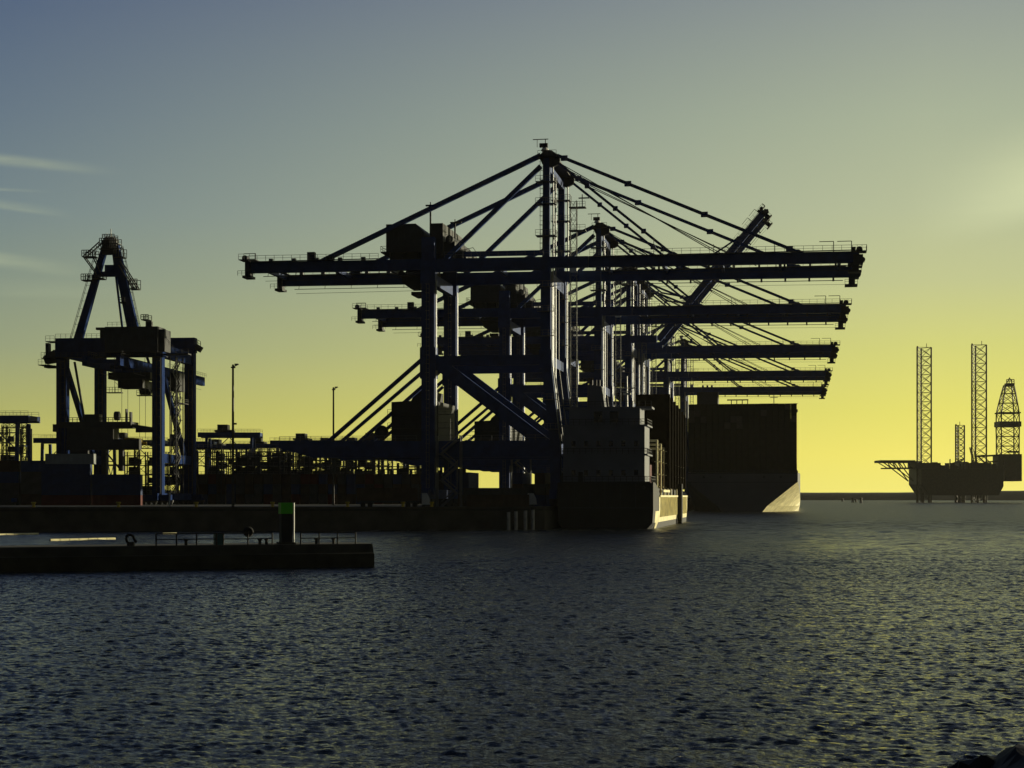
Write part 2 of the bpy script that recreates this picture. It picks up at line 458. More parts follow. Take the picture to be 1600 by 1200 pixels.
def crane_parts(root, raised=0.0):
    b = lambda n, mb, m='blue', p=root: mb.build(n, M[m], p)
    for y in (0, W):
        # landside leg, full height, with node plates
        g = MB(); g.box(-27, -24.3, y - 1.0, y + 1.0, 2.6, 55.8)
        g.box(-27.3, -24.0, y - 1.15, y + 1.15, 26.6, 33.0); g.box(-27.2, -24.1, y - 1.1, y + 1.1, 46.2, 51.4)
        lg = b('leg', g)
        l = MB(); l.ladder((-25.6, y - 1.3, 4), (-25.6, y - 1.3, 46)); l.tube((-24.1, y - .4, 4), (-24.1, y - .4, 47), .12); l.tube((-24.1, y + .3, 4), (-24.1, y + .3, 47), .09)
        b('ladder', l, 'galv', lg)
        # seaside leg with knee
        g = MB(); g.bar((-1.1, y, 30), (-1.1, y, 49.2), 2.0, 2.0); g.bar((-1.1, y, 30.4), (.9, y, 12.4), 2.0, 2.0); g.bar((.9, y, 12.6), (.9, y, 2.6), 2.0, 2.2)
        g.box(-2.4, .2, y - 1.12, y + 1.12, 28.4, 32.2)
        lg = b('leg', g)
        l = MB(); l.tube((.15, y - .6, 30), (.15, y - .6, 48), .13); l.tube((.15, y - .6, 30), (2.1, y - .6, 13), .13); l.tube((.2, y + .5, 30), (.2, y + .5, 50), .1)
        for z in (16, 22, 35, 40, 45):
            xx = -1.1 if z > 30 else -1.1 + (30 - z) * .113
            l.box(xx - 1.6, xx + 1.8, y - 1.9, y - 1.1, z - .1, z); l.rail([(xx - 1.6, y - 1.9, z), (xx + 1.8, y - 1.9, z)], step=1.1)
        b('access_platform', l, 'galv', lg)
        # portal beam, brace, low beam with landside cantilever
        b('portal_beam', MB().bar((-24.4, y, 30.2), (-2, y, 30.2), 1.5, 2.0))
        b('diagonal_brace', MB().bar((-24.6, y, 30.5), (-.6, y, 12.4), 1.4, 2.6))
        g = MB(); g.prism_y([(-57.7, 12.4), (-57.7, 13.7), (1.6, 13.7), (1.6, 10.3), (-50, 10.3), (-54, 11.4)], y - .8, y + .8)
        lb = b('low_beam', g)
        r = MB(); r.rail([(-57.5, y - .9, 13.7), (-28, y - .9, 13.7)], step=2.2); r.rail([(-23.5, y - .9, 13.7), (-1, y - .9, 13.7)], step=2.2)
        b('railing', r, 'galv', lb)
        b('landside_stay', MB().bar((-26.4, y, 31.2), (-47.5, y, 13.4), .75, .75))
        b('landside_stay', MB().bar((-26.4, y - .3, 28.4), (-44.6, y - .3, 13.4), .6, .65))
        if y: b('landside_stay', MB().bar((-26.8, y - 2.6, 26.2), (-42.0, y - 2.6, 13.4), .5, .6))
        # upper landside to seaside mast
        g = MB(); g.bar((-1.1, y, 48.5), (-1.0, y, 71.8), 1.5, 1.5, 1.3, 1.3)
        ms = b('mast', g)
        l = MB(); l.ladder((-1.9, y - 1.0, 52), (-1.9, y - 1.0, 70.5)); l.tube((.4, y, 51), (.3, y, 71), .14)
        for z in (55.5, 62, 66.5):
            l.box(-3.1, 1.0, y - 1.5, y + 1.2, z - .12, z); l.rail([(-3.1, y - 1.5, z), (1.0, y - 1.5, z), (1.0, y + 1.2, z)], step=1.0)
        b('access_platform', l, 'galv', ms)
        # stays behind the mast
        b('back_stay', MB().bar((-2.2, y, 72.0), (-49, y, GZ(-49) - .2), .85, .95)); b('stay_bracket', MB().box(-51.6, -50.0, y - .6, y + .6, GZ(-51), GZ(-51) + 1.9).box(-47.4, -46.0, y - .9, y + .5, GZ(-47), GZ(-47) + 1.0), 'dark')
        b('inner_back_stay', MB().bar((-2.2, y, 69.8), (-22.4, y, GZ(-22) - .2), .8, .9))
        # fixed girder
        g = MB(); g.bar((-64.2, y, GZ(-64) - 1.12), (7.6, y, GZ(7.6) - 1.12), 1.3, 2.24); g.box(-24, -1, y - .75, y + .75, GZ(-12) - 2.6, GZ(-12) - 1.8)
        gd = b('girder', g)
        r = MB(); r.box(-64, -36, y - 1.7, y - .7, GZ(-50) + .02, GZ(-50) + .1)
        r.rail([(-64, y - 1.65, GZ(-64) + .1), (-36, y - 1.65, GZ(-36) + .1)], step=1.8); r.rail([(-22, y - 1.65, GZ(-20) + .1), (6, y - 1.65, GZ(6) + .1)], step=1.8)
        for x in range(-60, -36, 5): r.box(x, x + .8, y - .4, y + .4, GZ(x), GZ(x) + .7)
        b('railing', r, 'galv', gd)
        f = MB(); f.bar((-61, y - .9, GZ(-60) - 3.1), (-29, y - .9, GZ(-30) - 3.0), .12); f.bar((-61, y + .5, GZ(-60) - 3.9), (-29, y + .5, GZ(-30) - 3.6), .07)
        for x in range(-60, -29, 6): f.bar((x, y - .9, GZ(x) - 3.1), (x, y - .6, GZ(x) - 2.2), .1)
        b('festoon_cable', f, 'rope', gd)
        # end platform with sheaves, landside
        e = MB(); e.box(-65.4, -63.6, y - 1.6, y + 1.6, GZ(-64) - 3.4, GZ(-64) - 2.9); e.box(-65.0, -63.9, y - 1.1, y + 1.1, GZ(-64) - 2.9, GZ(-64) + .4)
        e.box(-66.2, -62.6, y - 1.7, y + 1.7, GZ(-64) + .35, GZ(-64) + .5); e.rail([(-66.2, y - 1.7, GZ(-64) + .5), (-62.6, y - 1.7, GZ(-64) + .5)], step=.9); e.rail([(-66.4, y - 1.6, GZ(-64) - 2.9), (-62.8, y - 1.6, GZ(-64) - 2.9)], step=.9, h=1.0)
        e.tube((-65.2, y - .7, GZ(-64) + .9), (-65.2, y + .7, GZ(-64) + .9), .6, 10)
        b('end_platform', e, 'dark', gd)
        if y == 0:
            j = MB(); j.bar((-63.0, y, GZ(-63)), (-63.0, y, GZ(-63) + 1.9), .14); j.bar((-63.0, y, GZ(-63) + 1.9), (-65.6, y, GZ(-63) + 1.9), .12)
            b('service_jib', j, 'dark', gd)
    # cross beams between the two frames
    for x, z, w, h in ((-25.6, 30.2, 1.4, 2.0), (-1.1, 30.2, 1.4, 2.0), (-25.6, 47.4, 1.5, 2.2), (-1.1, 47.2, 1.5, 2.4), (-25.6, 11.9, 1.3, 2.6), (.9, 11.9, 1.3, 2.6), (-56.8, 12.4, 1.0, 1.4), (-42, 11.4, .9, 1.4), (-1.0, 69.6, 1.1, 1.5)):
        b('cross_beam', MB().bar((x, .5, z), (x, W - .5, z), w, h))
    for x in (-63, -48, -36, -13):
        b('girder_tie', MB().bar((x, .5, GZ(x) - .6), (x, W - .5, GZ(x) - .6), .7, .9))
    for yy in (7.2, 14.6):
        b('service_pipe', MB().tube((-.6, yy, 30), (-.6, yy, 48), .13).tube((-.6, yy, 30), (1.5, yy, 13.2), .13), 'rope')
    # travel gear
    for x in (-25.6, .9):
        s = b('sill_beam', MB().bar((x, -4.2, 2.7), (x, W + 4.2, 2.7), 1.5, 1.9))
        for y in (-3, 3, W - 3, W + 3):
            g = MB(); g.box(x - .55, x + .55, y - 2.4, y + 2.4, .75, 1.7)
            for k in (-1.7, -.6, .6, 1.7): g.tube((x - .35, y + k, .42), (x + .35, y + k, .42), .42, 12)
            b('bogie', g, 'dark', s)
    # mast head
    h = MB(); h.box(-2.6, 1.2, -1.6, W + 1.6, 71.4, 71.6); h.rail([(-2.6, -1.6, 71.6), (1.2, -1.6, 71.6)], step=.9)
    for y in (0, W):
        h.prism_y([(-1.9, 70.2), (-2.4, 71.9), (-1.3, 73.0), (.2, 72.8), (1.7, 71.6), (1.8, 70.2), (.2, 69.4)], y - .6, y + .6)
        h.tube((.9, y - .9, 71.6), (.9, y + .9, 71.6), .6, 12)
        h.box(-2.3, -.6, y - 1.4, y - .8, 73.4, 74.2)
    hd = b('mast_head', h, 'dark')
    g = MB(); n_ = 10
    for q in range(5):
        r0, r1 = .8 * math.cos(q * math.pi / 10), .8 * math.cos((q + 1) * math.pi / 10) + .02
        g.tube((-1.6, 1.6, 73.2 + .8 * math.sin(q * math.pi / 10)), (-1.6, 1.6, 73.2 + .8 * math.sin((q + 1) * math.pi / 10)), r0, 12, r1)
    g.tube((-1.6, 1.6, 71.6), (-1.6, 1.6, 73.2), .5, 12)
    b('radome', g, 'white', hd)
    b('lift_car', MB().box(1.15, 2.65, W - 3.0, W - 1.4, 50.6, 53.6), 'white')
    g = MB()
    for yy in (5, 8.5): g.tube((-.4, yy, 13.7), (-.4, yy, 69), .16); 
    for zz in range(16, 69, 4): g.bar((-.4, 5, zz), (-.4, 8.5, zz), .12)
    for yy in (5, 8.5): g.bar((-.4, yy, 68.8), (-1, 8 if yy > 6 else 5, 69.4), .2)
    b('cable_ladder', g, 'galv')
    j = MB(); j.bar((-1.2, -.4, 73.2), (-1.2, -.4, 75.2), .16); j.bar((-.6, -.4, 75.2), (-3.8, -.4, 75.2), .15); j.bar((-2.9, -.4, 73.6), (-2.9, -.4, 75.2), .1)
    b('service_jib', j, 'dark', hd)
    # lift shaft beside the far mast
    b('lift_shaft', MB().lattice((1.9, W - 2.2, 13.7), (1.9, W - 2.2, 66), 1.4, 1.4, 26, .13, .07), 'galv')
    ls = MB()
    for z in (59.6, 64.6):
        ls = MB(); ls.box(1.0, 4.6, W - 3.4, W - 1, z - .12, z); ls.rail([(1.0, W - 3.4, z), (4.6, W - 3.4, z)], step=.9)
        if z < 60: b('lift_landing', ls, 'galv')
    ls.bar((3.8, W - 2.2, 64.6), (3.8, W - 2.2, 67.4), .2); ls.bar((3.0, W - 2.2, 66.6), (5.4, W - 2.2, 66.6), .25)
    b('lift_landing', ls, 'galv')
    # machinery house
    g = MB(); g.prism_y([(-34.9, 53.2), (-34.9, 58.9), (-28.6, 58.9), (-26.9, 57.2), (-26.9, 53.2)], .6, W - 5.6)
    mh = b('machinery_house', g, 'house')
    g = MB()
    for y in (1.0, W - 1):
        for x in (-34, -31, -28): g.bar((x, y, GZ(x) - .2), (x, y, 53.3), .4)
    g.box(-35.9, -26.4, .0, W, 52.9, 53.15); g.rail([(-35.9, 0, 53.15), (-26.4, 0, 53.15)], step=1.4); g.rail([(-35.9, 0, 53.15), (-35.9, W, 53.15)], step=1.8)
    b('house_deck', g, 'dark', mh)
    g = MB()
    for i in range(6): g.box(-34.2 + i * 1.2, -33.4 + i * 1.2, .52, .6, 55.4, 57.2)
    b('louvre', g, 'dark', mh)
    g = MB(); g.box(-25.4, -22.9, 1, W - 1, 52.4, 58.9); g.box(-22.9, -20.6, 2, W - 2, 51.2, 55.2); g.box(-20.6, -18.4, 3, W - 3, 51.2, 53.4)
    g.tube((-21.6, 1.2, 55.6), (-21.6, W - 1.2, 55.6), .8, 14); g.tube((-19.6, 1.2, 53.9), (-19.6, W - 1.2, 53.9), .55, 12)
    dw = b('drum_house', g, 'dark')
    g = MB(); g.bar((-18.3, -.6, 51.3), (-18.3, -.6, 53.0), .1); g.bar((-18.3, -.6, 53.0), (-16.2, -.6, 53.4), .1); g.bar((-16.2, -.6, 53.4), (-14.8, -.6, 51.3), .1); g.rail([(-22, -.9, 55.2), (-18, -.9, 53.4)], step=1)
    b('railing', g, 'galv', dw)
    for x, y, z in ((-25.5, .9, 62.6), (-22.4, W * .5, 60.6)):
        g = MB(); g.bar((x, y, 56), (x, y, z), .32); g.bar((x - 1.0, y, z), (x + 1.4, y, z), .45, .3); g.bar((x, y, z), (x, y, z + .7), .18)
        b('light_mast', g, 'dark')
    # upper strut from machinery to mast
    for y in (2.2, W - 2.2): b('upper_strut', MB().bar((-18.5, y, 52.5), (-1.3, y, 52.4), .6, 1.0))
    # landside trolley house on the low beams, with cable reel
    g = MB(); g.prism_y([(-34.2, 13.8), (-34.2, 22.0), (-30, 22.2), (-29.6, 22.9), (-27.6, 24.6), (-26.8, 24.6), (-26.8, 22.0), (-24.2, 22.0), (-24.2, 13.8)], 2.4, W - 2.4)
    th = b('platform_house', g, 'house')
    g = MB()
    for z in (16.5, 19.3): g.box(-34.8, -21, 1.5, 2.4, z - .1, z); g.rail([(-34.8, 1.5, z), (-21, 1.5, z)], step=1.4)
    g.box(-33, -31.4, 2.28, 2.4, 16.7, 18.8)
    b('house_gallery', g, 'dark', th)
    g = MB(); g.ring((-36.2, 2.0, 15.6), 'y', 1.25, .28, 20, 6); g.tube((-36.2, 1.9, 15.6), (-36.2, 2.1, 15.6), 1.2, 20); g.tube((-36.2, 1.6, 15.6), (-36.2, 2.4, 15.6), .4, 12)
    for k in range(6):
        t = k * math.pi / 3; g.bar((-36.2, 2, 15.6), (-36.2 + 1.2 * math.cos(t), 2, 15.6 + 1.2 * math.sin(t)), .12)
    b('cable_reel', g, 'dark')
    g = MB(); g.stairs(-22.6, -19.4, -1.9, 0.2, 13.7, 5)
    b('stair_tower', g, 'galv')
    # trolley and cab under the girders, parked landside
    g = MB(); g.box(-32, -26.6, -.6, W + .6, GZ(-29) - 3.3, GZ(-29) - 2.6); g.box(-31, -27.4, 2, W - 2, GZ(-29) - 2.6, GZ(-29) - .4)
    for y in (0, W):
        for x in (-31.4, -27.2): g.tube((x, y - .3, GZ(-29) - 2.6), (x, y + .3, GZ(-29) - 2.6), .45, 10)
    tr = b('trolley', g, 'dark')
    g = MB(); g.prism_y([(-31.6, GZ(-29) - 3.35), (-27.6, GZ(-29) - 3.35), (-27.6, GZ(-29) - 6.0), (-29.6, GZ(-29) - 6.0), (-31.6, GZ(-29) - 4.6)], 1.0, 3.8)
    cb = b('operator_cab', g, 'house', tr)
    b('headblock', MB().box(-30.8, -28.4, 6, 12.4, GZ(-29) - 6.6, GZ(-29) - 5.9), 'dark', tr)
    # ---------------- boom, hinged at x = 7.6
    rot = Matrix.Translation((7.6, 0, GZ(7.6) - 1.2)) @ Matrix.Rotation(-raised, 4, 'Y') @ Matrix.Translation((0, W / 2, 0)) @ Matrix.Diagonal((.93, .66, .85, 1)) @ Matrix.Translation((-7.6, -W / 2, -(GZ(7.6) - 1.2)))
    def bb(n, mb, m='blue', p=root):
        if raised: mb.v = [tuple(rot @ Vector(v)) for v in mb.v]
        return mb.build(n, M[m], p)
    for y in (0, W):
        g = MB(); g.bar((7.7, y, GZ(7.7) - 1.12), (61.6, y, GZ(61) - 1.12), 1.3, 2.24)
        for x in (24.6, 49.4): g.prism_y([(x - 1.5, GZ(x) - .1), (x - .4, GZ(x) + .6), (x + .4, GZ(x) + .6), (x + 1.6, GZ(x) - .1)], y - .35, y + .35)
        bo = bb('boom', g)
        r = MB(); r.rail([(8, y - 1.2, GZ(8) + .05), (60, y - 1.2, GZ(60) + .05)], step=1.8)
        r.box(8, 60, y - 1.3, y - .6, GZ(34) - .06, GZ(34) + .06)
        for x in (21, 33, 45): r.bar((x, y - 1.2, GZ(x)), (x, y - 1.2, GZ(x) + 1.8 + (x == 21) * 1.4), .12)
        bb('railing', r, 'galv', bo)
        f = MB(); f.bar((9, y - .8, GZ(9) - 3.0), (59, y - .8, GZ(55) - 3.0), .14)
        f.bar((9, y + .5, GZ(9) - 3.5), (59.5, y + .5, GZ(55) - 3.7), .06)
        for x in range(12, 60, 5): f.box(x - .2, x + .2, y - .95, y - .6, GZ(x) - 3.1, GZ(x) - 2.35)
        bb('festoon_cable', f, 'rope', bo)
        e = MB(); e.box(59.4, 62.0, y - 1.3, y + 1.3, GZ(60) - 4.2, GZ(60) - 3.8); e.rail([(59.4, y - 1.3, GZ(60) - 3.8), (62, y - 1.3, GZ(60) - 3.8)], step=.8, h=1.0)
        e.box(60.2, 61.5, y - .8, y + .8, GZ(60) - 3.8, GZ(60) - 2.2); e.box(60.4, 62.3, y - 1.1, y + 1.1, GZ(60) - 2.6, GZ(60) - .7)
        e.box(60.2, 63.0, y - 1.5, y + 1.5, GZ(60) - .2, GZ(60)); e.rail([(60.2, y - 1.5, GZ(60)), (63, y - 1.5, GZ(60)), (63, y + 1.5, GZ(60))], step=.8)
        e.tube((61.6, y - .7, GZ(60) + .3), (61.6, y + .7, GZ(60) + .3), .65, 10); e.box(60.0, 60.9, y - .4, y + .4, GZ(60), GZ(60) + .9)
        e.tube((62.2, y - .7, GZ(60) - 1.7), (62.2, y + .7, GZ(60) - 1.7), .55, 10)
        bb('tip_platform', e, 'dark', bo)
        if y == 0:
            for x in (56.6, 60.1):
                j = MB(); j.bar((x, y, GZ(x) - .1), (x, y, GZ(x) + 2.1), .16); j.bar((x, y, GZ(x) + 2.1), (x - 2.8, y, GZ(x) + 2.1), .13)
                bb('service_jib', j, 'dark', bo)
    for x in (10, 22, 34, 46, 58): bb('girder_tie', MB().bar((x, .5, GZ(x) - .5), (x, W - .5, GZ(x) - .5), .6, .8))
    if not raised:
        for y in (0, W):
            g = MB().bar((1.2, y, 71.9), (49.4, y, GZ(49) + .2), .5, .62)
            for t in (.03, .3, .62, .97): c_ = Vector((1.2, y, 71.9)).lerp(Vector((49.4, y, GZ(49) + .2)), t); g.box(c_.x - .7, c_.x + .7, y - .4, y + .4, c_.z - .5, c_.z + .5)
            b('fore_stay', g)
            g = MB().bar((1.6, y, 70.2), (24.6, y, GZ(25) + .2), .45, .5)
            for t in (.25, .5, .75): c_ = Vector((1.6, y, 70.2)).lerp(Vector((24.6, y, GZ(25) + .2)), t); g.box(c_.x - .5, c_.x + .5, y - .35, y + .35, c_.z - .45, c_.z + .45)
            b('inner_fore_stay', g)
        for y in (3, 6.8, 15.2, 19): b('hoist_rope', MB().bar((1.4, y, 70.8), (33 + y * .42, y, GZ(37) + .1), .16), 'rope')
    else:
        for y in (0, W):
            q = rot @ Vector((49.4, y, GZ(49) + .2)); mid = Vector((22, y, 73.5))
            b('fore_stay', MB().bar((1.2, y, 71.9), mid, .45, .5).bar(mid, q, .45, .5))
            q = rot @ Vector((24.6, y, GZ(25) + .2)); mid = Vector((9, y, 64))
            b('inner_fore_stay', MB().bar((1.6, y, 70.2), mid, .4, .45).bar(mid, q, .4, .45))
        for y in (3, 6.8, 15.2, 19):
            b('hoist_rope', MB().bar((1.4, y, 70.8), rot @ Vector((37.4, y, GZ(37) + .1)), .15), 'rope')


GR = 'ship to shore cranes lined up along the quay'
c1 = empty('container_crane', (-49.4, 336.5, GROUND), 0, 'tallest dark blue container crane, its boom passing in front of all the other booms', 'crane', GR)
crane_parts(c1)
for Y, lab in ((427.4, 'container crane just behind the tallest one, second highest mast top and second highest level boom'),
               (541.8, 'container crane with the third highest level boom, above the big ship'),
               (652.8, 'container crane with the fourth highest level boom, near the stern of the big ship'),
               (747.0, 'smallest looking container crane, its lowest boom just clearing the big ship containers')):
    c = copy_tree(c1); c.location.y = Y; c['label'] = lab
cr_ = empty('container_crane', (-49.4, 504.8, GROUND), 0, 'container crane with its boom raised steeply into the sky', 'crane', GR)
crane_parts(cr_, R(50.4))

# ------------------------------------------------------------------ A-frame crane across the yard
def a_frame_crane():
    G, WW = 30.0, 26.0
    root = empty('container_crane', (-168.9, 448, GROUND), R(94.7), 'blue container crane standing alone with a pointed A-frame top, seen end-on', 'crane')
    b = lambda n, mb, m='bluematt', p=root: mb.build(n, M[m], p)
    for x in (-G, 0):
        for y in (0, WW):
            lg = b('leg', MB().box(x - 1.3, x + 1.3, y - 1.35, y + 1.35, 2.6, 42.8 if x == 0 else 39.2))
            l = MB(); l.ladder((x - 1.7 if x else x - 1.7, y, 3), (x - 1.7, y, 38)); l.tube((x - 1.4, y - 1, 3), (x - 1.4, y - 1, 39), .12)
            b('ladder', l, 'dark', lg)
    for y in (0, WW):
        b('portal_beam', MB().bar((-G + 1.3, y, 12.4), (-1.3, y, 12.4), 1.5, 2.4))
        b('top_side_beam', MB().bar((-G + 1.3, y, 41), (-1.3, y, 41), 1.5, 3.4))
        b('diagonal_brace', MB().bar((-G + 1, y, 38.4), (-6, y, 13.4), 1.1, 1.5))
        s = b('sill_beam', MB().bar((-G - 3, y, 2.2), (3, y, 2.2), 1.3, 1.8))
    for x in (-G, 0):
        sb = b('sill_beam', MB().bar((x, -3.5, 1.9), (x, WW + 3.5, 1.9), 1.6, 1.6))
        for y in (-2, 2.4, WW - 2.4, WW + 2):
            g = MB(); g.box(x - .5, x + .5, y - 2, y + 2, .7, 1.3)
            for k in (-1.4, 0, 1.4): g.tube((x - .3, y + k, .42), (x + .3, y + k, .42), .42, 10)
            b('bogie', g, 'dark', sb)
    # near top box beam with galleries
    g = MB(); g.box(-G - 1.5, -G + 1.5, -1.6, WW + 1.6, 39.2, 44.2)
    tb = b('top_beam', g)
    r = MB(); r.box(-G - 2.9, -G - 1.5, -3, WW + 4, 38.9, 39.1); r.rail([(-G - 2.9, -3, 39.1), (-G - 2.9, WW + 4, 39.1)], step=1.5); r.rail([(-G - 1.4, 13.5, 44.2), (-G - 1.4, WW + 1.5, 44.2)], step=1.3)
    r.rail([(-G - 1.4, -1.5, 44.2), (-G - 1.4, -5, 40), (-G - 1.4, -8.5, 40)], step=1.2); r.box(-G - 2, -G + 1, -8.6, -1.6, 39.6, 39.9)
    for k, (y0, y1, z) in enumerate(((WW + 1.6, WW + 5.2, 39.0), (WW + 1.6, WW + 4, 43.4), (WW + 3, WW + 6, 37.2))):
        r.box(-G - 2, -G + 2, y0, y1, z - .2, z); r.rail([(-G - 2, y0, z), (-G - 2, y1, z)], step=.9, h=1.4)
    r.prism_y([(-G - 1.5, 36.4), (-G + 1.5, 36.4), (-G + 1.5, 37.0), (-G - 1.5, 37.0)], WW + 1.7, WW + 4.6); r.bar((-G, WW + 1.5, 39.6), (-G, WW + 4.8, 38.4), 2.2, 3.4, 2.0, 2.0); r.box(-G - 1, -G + 1, WW + 3.6, WW + 4.4, 38, 43); b('gallery', r, 'dark', tb)
    r = MB(); r.bar((0, -1.6, 44.6), (0, -3.2, 43.6), 1.6, 1.6); r.rail([(-.8, -3.2, 44.3), (-.8, -1.6, 45.2)], step=.8, h=1.6, w=.14)
    b('gallery', r, 'dark')
    b('top_beam', MB().box(-1.4, 1.4, -1.6, WW + 1.6, 42.8, 47.0))
    # twin boom girders running through, away from us
    for y in (8.0, 17.0):
        gd = b('girder', MB().bar((-G - 9, y, 37.6), (42, y, 37.6), 1.2, 2.6))
        f = MB()
        f.rail([(-G - 9, y - 1, 38.9), (-G - 2, y - 1, 38.9)], step=1.4); f.rail([(2, y - 1, 38.9), (42, y - 1, 38.9)], step=2)
        for x in range(-26, 40, 6): f.bar((x, y, 36.2), (x, y, 35.2), .12)
        f.bar((-26, y, 35.2), (40, y, 35.0), .1)
        b('festoon_cable', f, 'rope', gd)
    for x in (-G - 8.5, -20, -10, 12, 26, 41): b('girder_tie', MB().bar((x, 8, 37.4), (x, 17, 37.4), .6, 1.0))
    # A-frame
    top = (-G, 13.0, 69.4)
    for y0, y1, wdt in ((21.8, 14.4, 2.1), (6.2, 11.7, 2.9)):
        lg = b('frame_leg', MB().bar((-G, y0, 43.8), (-G, y1, 68.6), 1.8, wdt, 1.4, wdt * .7))
        l = MB()
        off = 1.9 if y0 > 13 else -2.2
        for i in range(12):
            t = i / 12; t2 = (i + 1) / 12
            p = Vector((-G - .4, y0 + (y1 - y0) * t + off, 43.8 + 24.8 * t)); q = Vector((-G - .4, y0 + (y1 - y0) * t2 + off, 43.8 + 24.8 * t2))
            l.bar(p, q, .1); l.bar(p + Vector((-.9, 0, 0)), q + Vector((-.9, 0, 0)), .1); l.bar(p, p + Vector((-.9, 0, 0)), .08); l.bar(p, p + Vector((0, -off * .6, 0)), .08)
        b('ladder', l, 'dark', lg)
    fp = MB(); fp.box(-G - 1, -G + 1, 9.2, 17.0, 60.6, 61.8); fp.box(-G - .6, -G + .6, 11.4, 14.4, 61.8, 63.6)
    b('frame_tie', fp)
    # platforms up the A-frame
    for y0, y1, z, h in ((17.4, 20.4, 59.6, 1.5), (14.5, 17.2, 60.0, .8), (16.6, 20.2, 65.8, 1.6), (9.0, 11.6, 65.6, 2.2), (5.2, 7.4, 57.2, 2.4), (8.6, 10.2, 53.6, 1.2), (10.4, 15.6, 67.8, 1.2), (10.4, 15.4, 69.2, 1.3), (11.4, 14.6, 70.6, .9), (2.2, 4.2, 49.0, 1.2)):
        g = MB(); g.box(-G - 1.8, -G + 1.2, y0, y1, z - .22, z); g.rail([(-G - 1.8, y0, z), (-G - 1.8, y1, z)], h=h, step=.55, w=.17); g.rail([(-G + 1.2, y0, z), (-G + 1.2, y1, z)], h=h, step=.8, w=.15)
        b('access_platform', g, 'dark')
    for p, q in (((20, 65.8), (16.4, 61)), ((20, 65.8), (15.6, 69.6)), ((17.4, 65.8), (15, 60.8)), ((5.4, 57.2), (10, 64.4)), ((6.6, 57.2), (10.4, 63.4))):
        g = MB()
        for dx in (-1.4, .8): g.bar((-G + dx, p[0], p[1]), (-G + dx, q[0], q[1]), .26)
        for t in np.linspace(0, 1, 9): g.bar((-G - 1.4, p[0] + (q[0] - p[0]) * t, p[1] + (q[1] - p[1]) * t), (-G + .8, p[0] + (q[0] - p[0]) * t, p[1] + (q[1] - p[1]) * t), .1)
        b('stair_flight', g, 'dark')
    g = MB(); g.box(-G - 1, -G + 1, 11.2, 15.0, 66.4, 70.2); g.tube((-G - 1.3, 13, 69.0), (-G + 1.3, 13, 69.0), 1.1, 14); g.box(-G - .7, -G + .7, 12, 14.2, 70.2, 71)
    hd = b('frame_head', g, 'dark')
    g = MB(); g.bar((-G, 12.9, 71), (-G, 12.9, 73.2), .18); g.bar((-G, 14.0, 70.2), (-G, 14.0, 72.2), .1)
    b('antenna', g, 'white', hd)
    for y in (9.4, 15.8): b('inner_fore_stay', MB().bar((-G + .4, 12.6, 68.4), (-11, y - 1, 38.8), .5, .6))
    # machinery house and electrical boxes on the top beam
    g = MB(); g.box(-G - 3.4, -G + 4, -.8, 13.4, 40.2, 46.9); g.box(-G - 2.4, -G + 3, -2.4, -.8, 40.4, 46.2)
    mh = b('machinery_house', g, 'house')
    g = MB(); g.box(-G - 3.2, -G - 2, .9, 2.5, 46.9, 48.3); g.rail([(-G - 4.3, 6, 46.9), (-G - 4.3, 12.4, 46.9)], step=1.2); b('roof_hatch', g, 'dark', mh); g = MB(); g.box(-G - 2, -G, 13.5, 15.2, 44.2, 46.2); g.box(-G - 3, -G - 1.6, 13.4, 16, 46.2, 46.8)
    for i in range(5): g.box(-G - 3.46, -G - 3.4, i * 2.2, i * 2.2 + 1.3, 43.2, 45)
    b('roof_equipment', g, 'dark', mh)
    # trolley, cab and hanging service baskets
    g = MB(); g.box(-16, -8, 6.6, 18.4, 34.4, 36.2); g.box(-15, -9, 9, 16, 32.0, 34.4)
    tr = b('trolley', g, 'dark')
    b('operator_cab', MB().prism_y([(-8, 34.3), (-4.6, 34.3), (-4.6, 31.6), (-6.4, 30.6), (-8, 32)], 9.4, 12.4), 'house', tr)
    g = MB()
    for dx in (-14.6, -9.4):
        for y in (10, 15): g.bar((dx, y, 33), (dx, y, 18.4), .09)
    b('hoist_rope', g, 'rope', tr)
    g = MB(); g.box(-16, -8, 11.2, 13.8, 17.0, 18.3)
    for x in (-16, -8.4): g.box(x, x + .4, 10, 15, 16.6, 17.4)
    b('spreader', g, 'yellow', tr)
    for y0, z in ((9.8, 29.6), (1.6, 28.8)):
        g = MB(); g.box(-G - 1, -G + .6, y0, y0 + 4, z, z + .25); g.rail([(-G - 1, y0, z + .25), (-G - 1, y0 + 4, z + .25)], h=1.3, step=.8, w=.1); g.bar((-G - .2, y0 + 2, z), (-G - .2, y0 + 2, 39), .1); g.bar((-G - .2, y0 + .2, z + 1.4), (-G - .2, y0 + 2, z + 3), .08)
        b('service_basket', g, 'dark')
    # lower deck across the near legs
    g = MB(); g.box(-G - 1.2, -G + 1.2, 5, WW - 1.35, 14.6, 17.4); g.box(-G - 1.5, -G + 5, 7, WW + .8, 20.4, 22.0); g.box(-G - 1, -G + 4, 12, 24.6, 17.4, 20.4); g.box(-G - .6, -G + .6, 1.35, 6, 19.2, 20.6); g.bar((-G, 2, 20.2), (-G, 7.2, 21), .9)
    ld = b('lower_deck', g, 'dark')
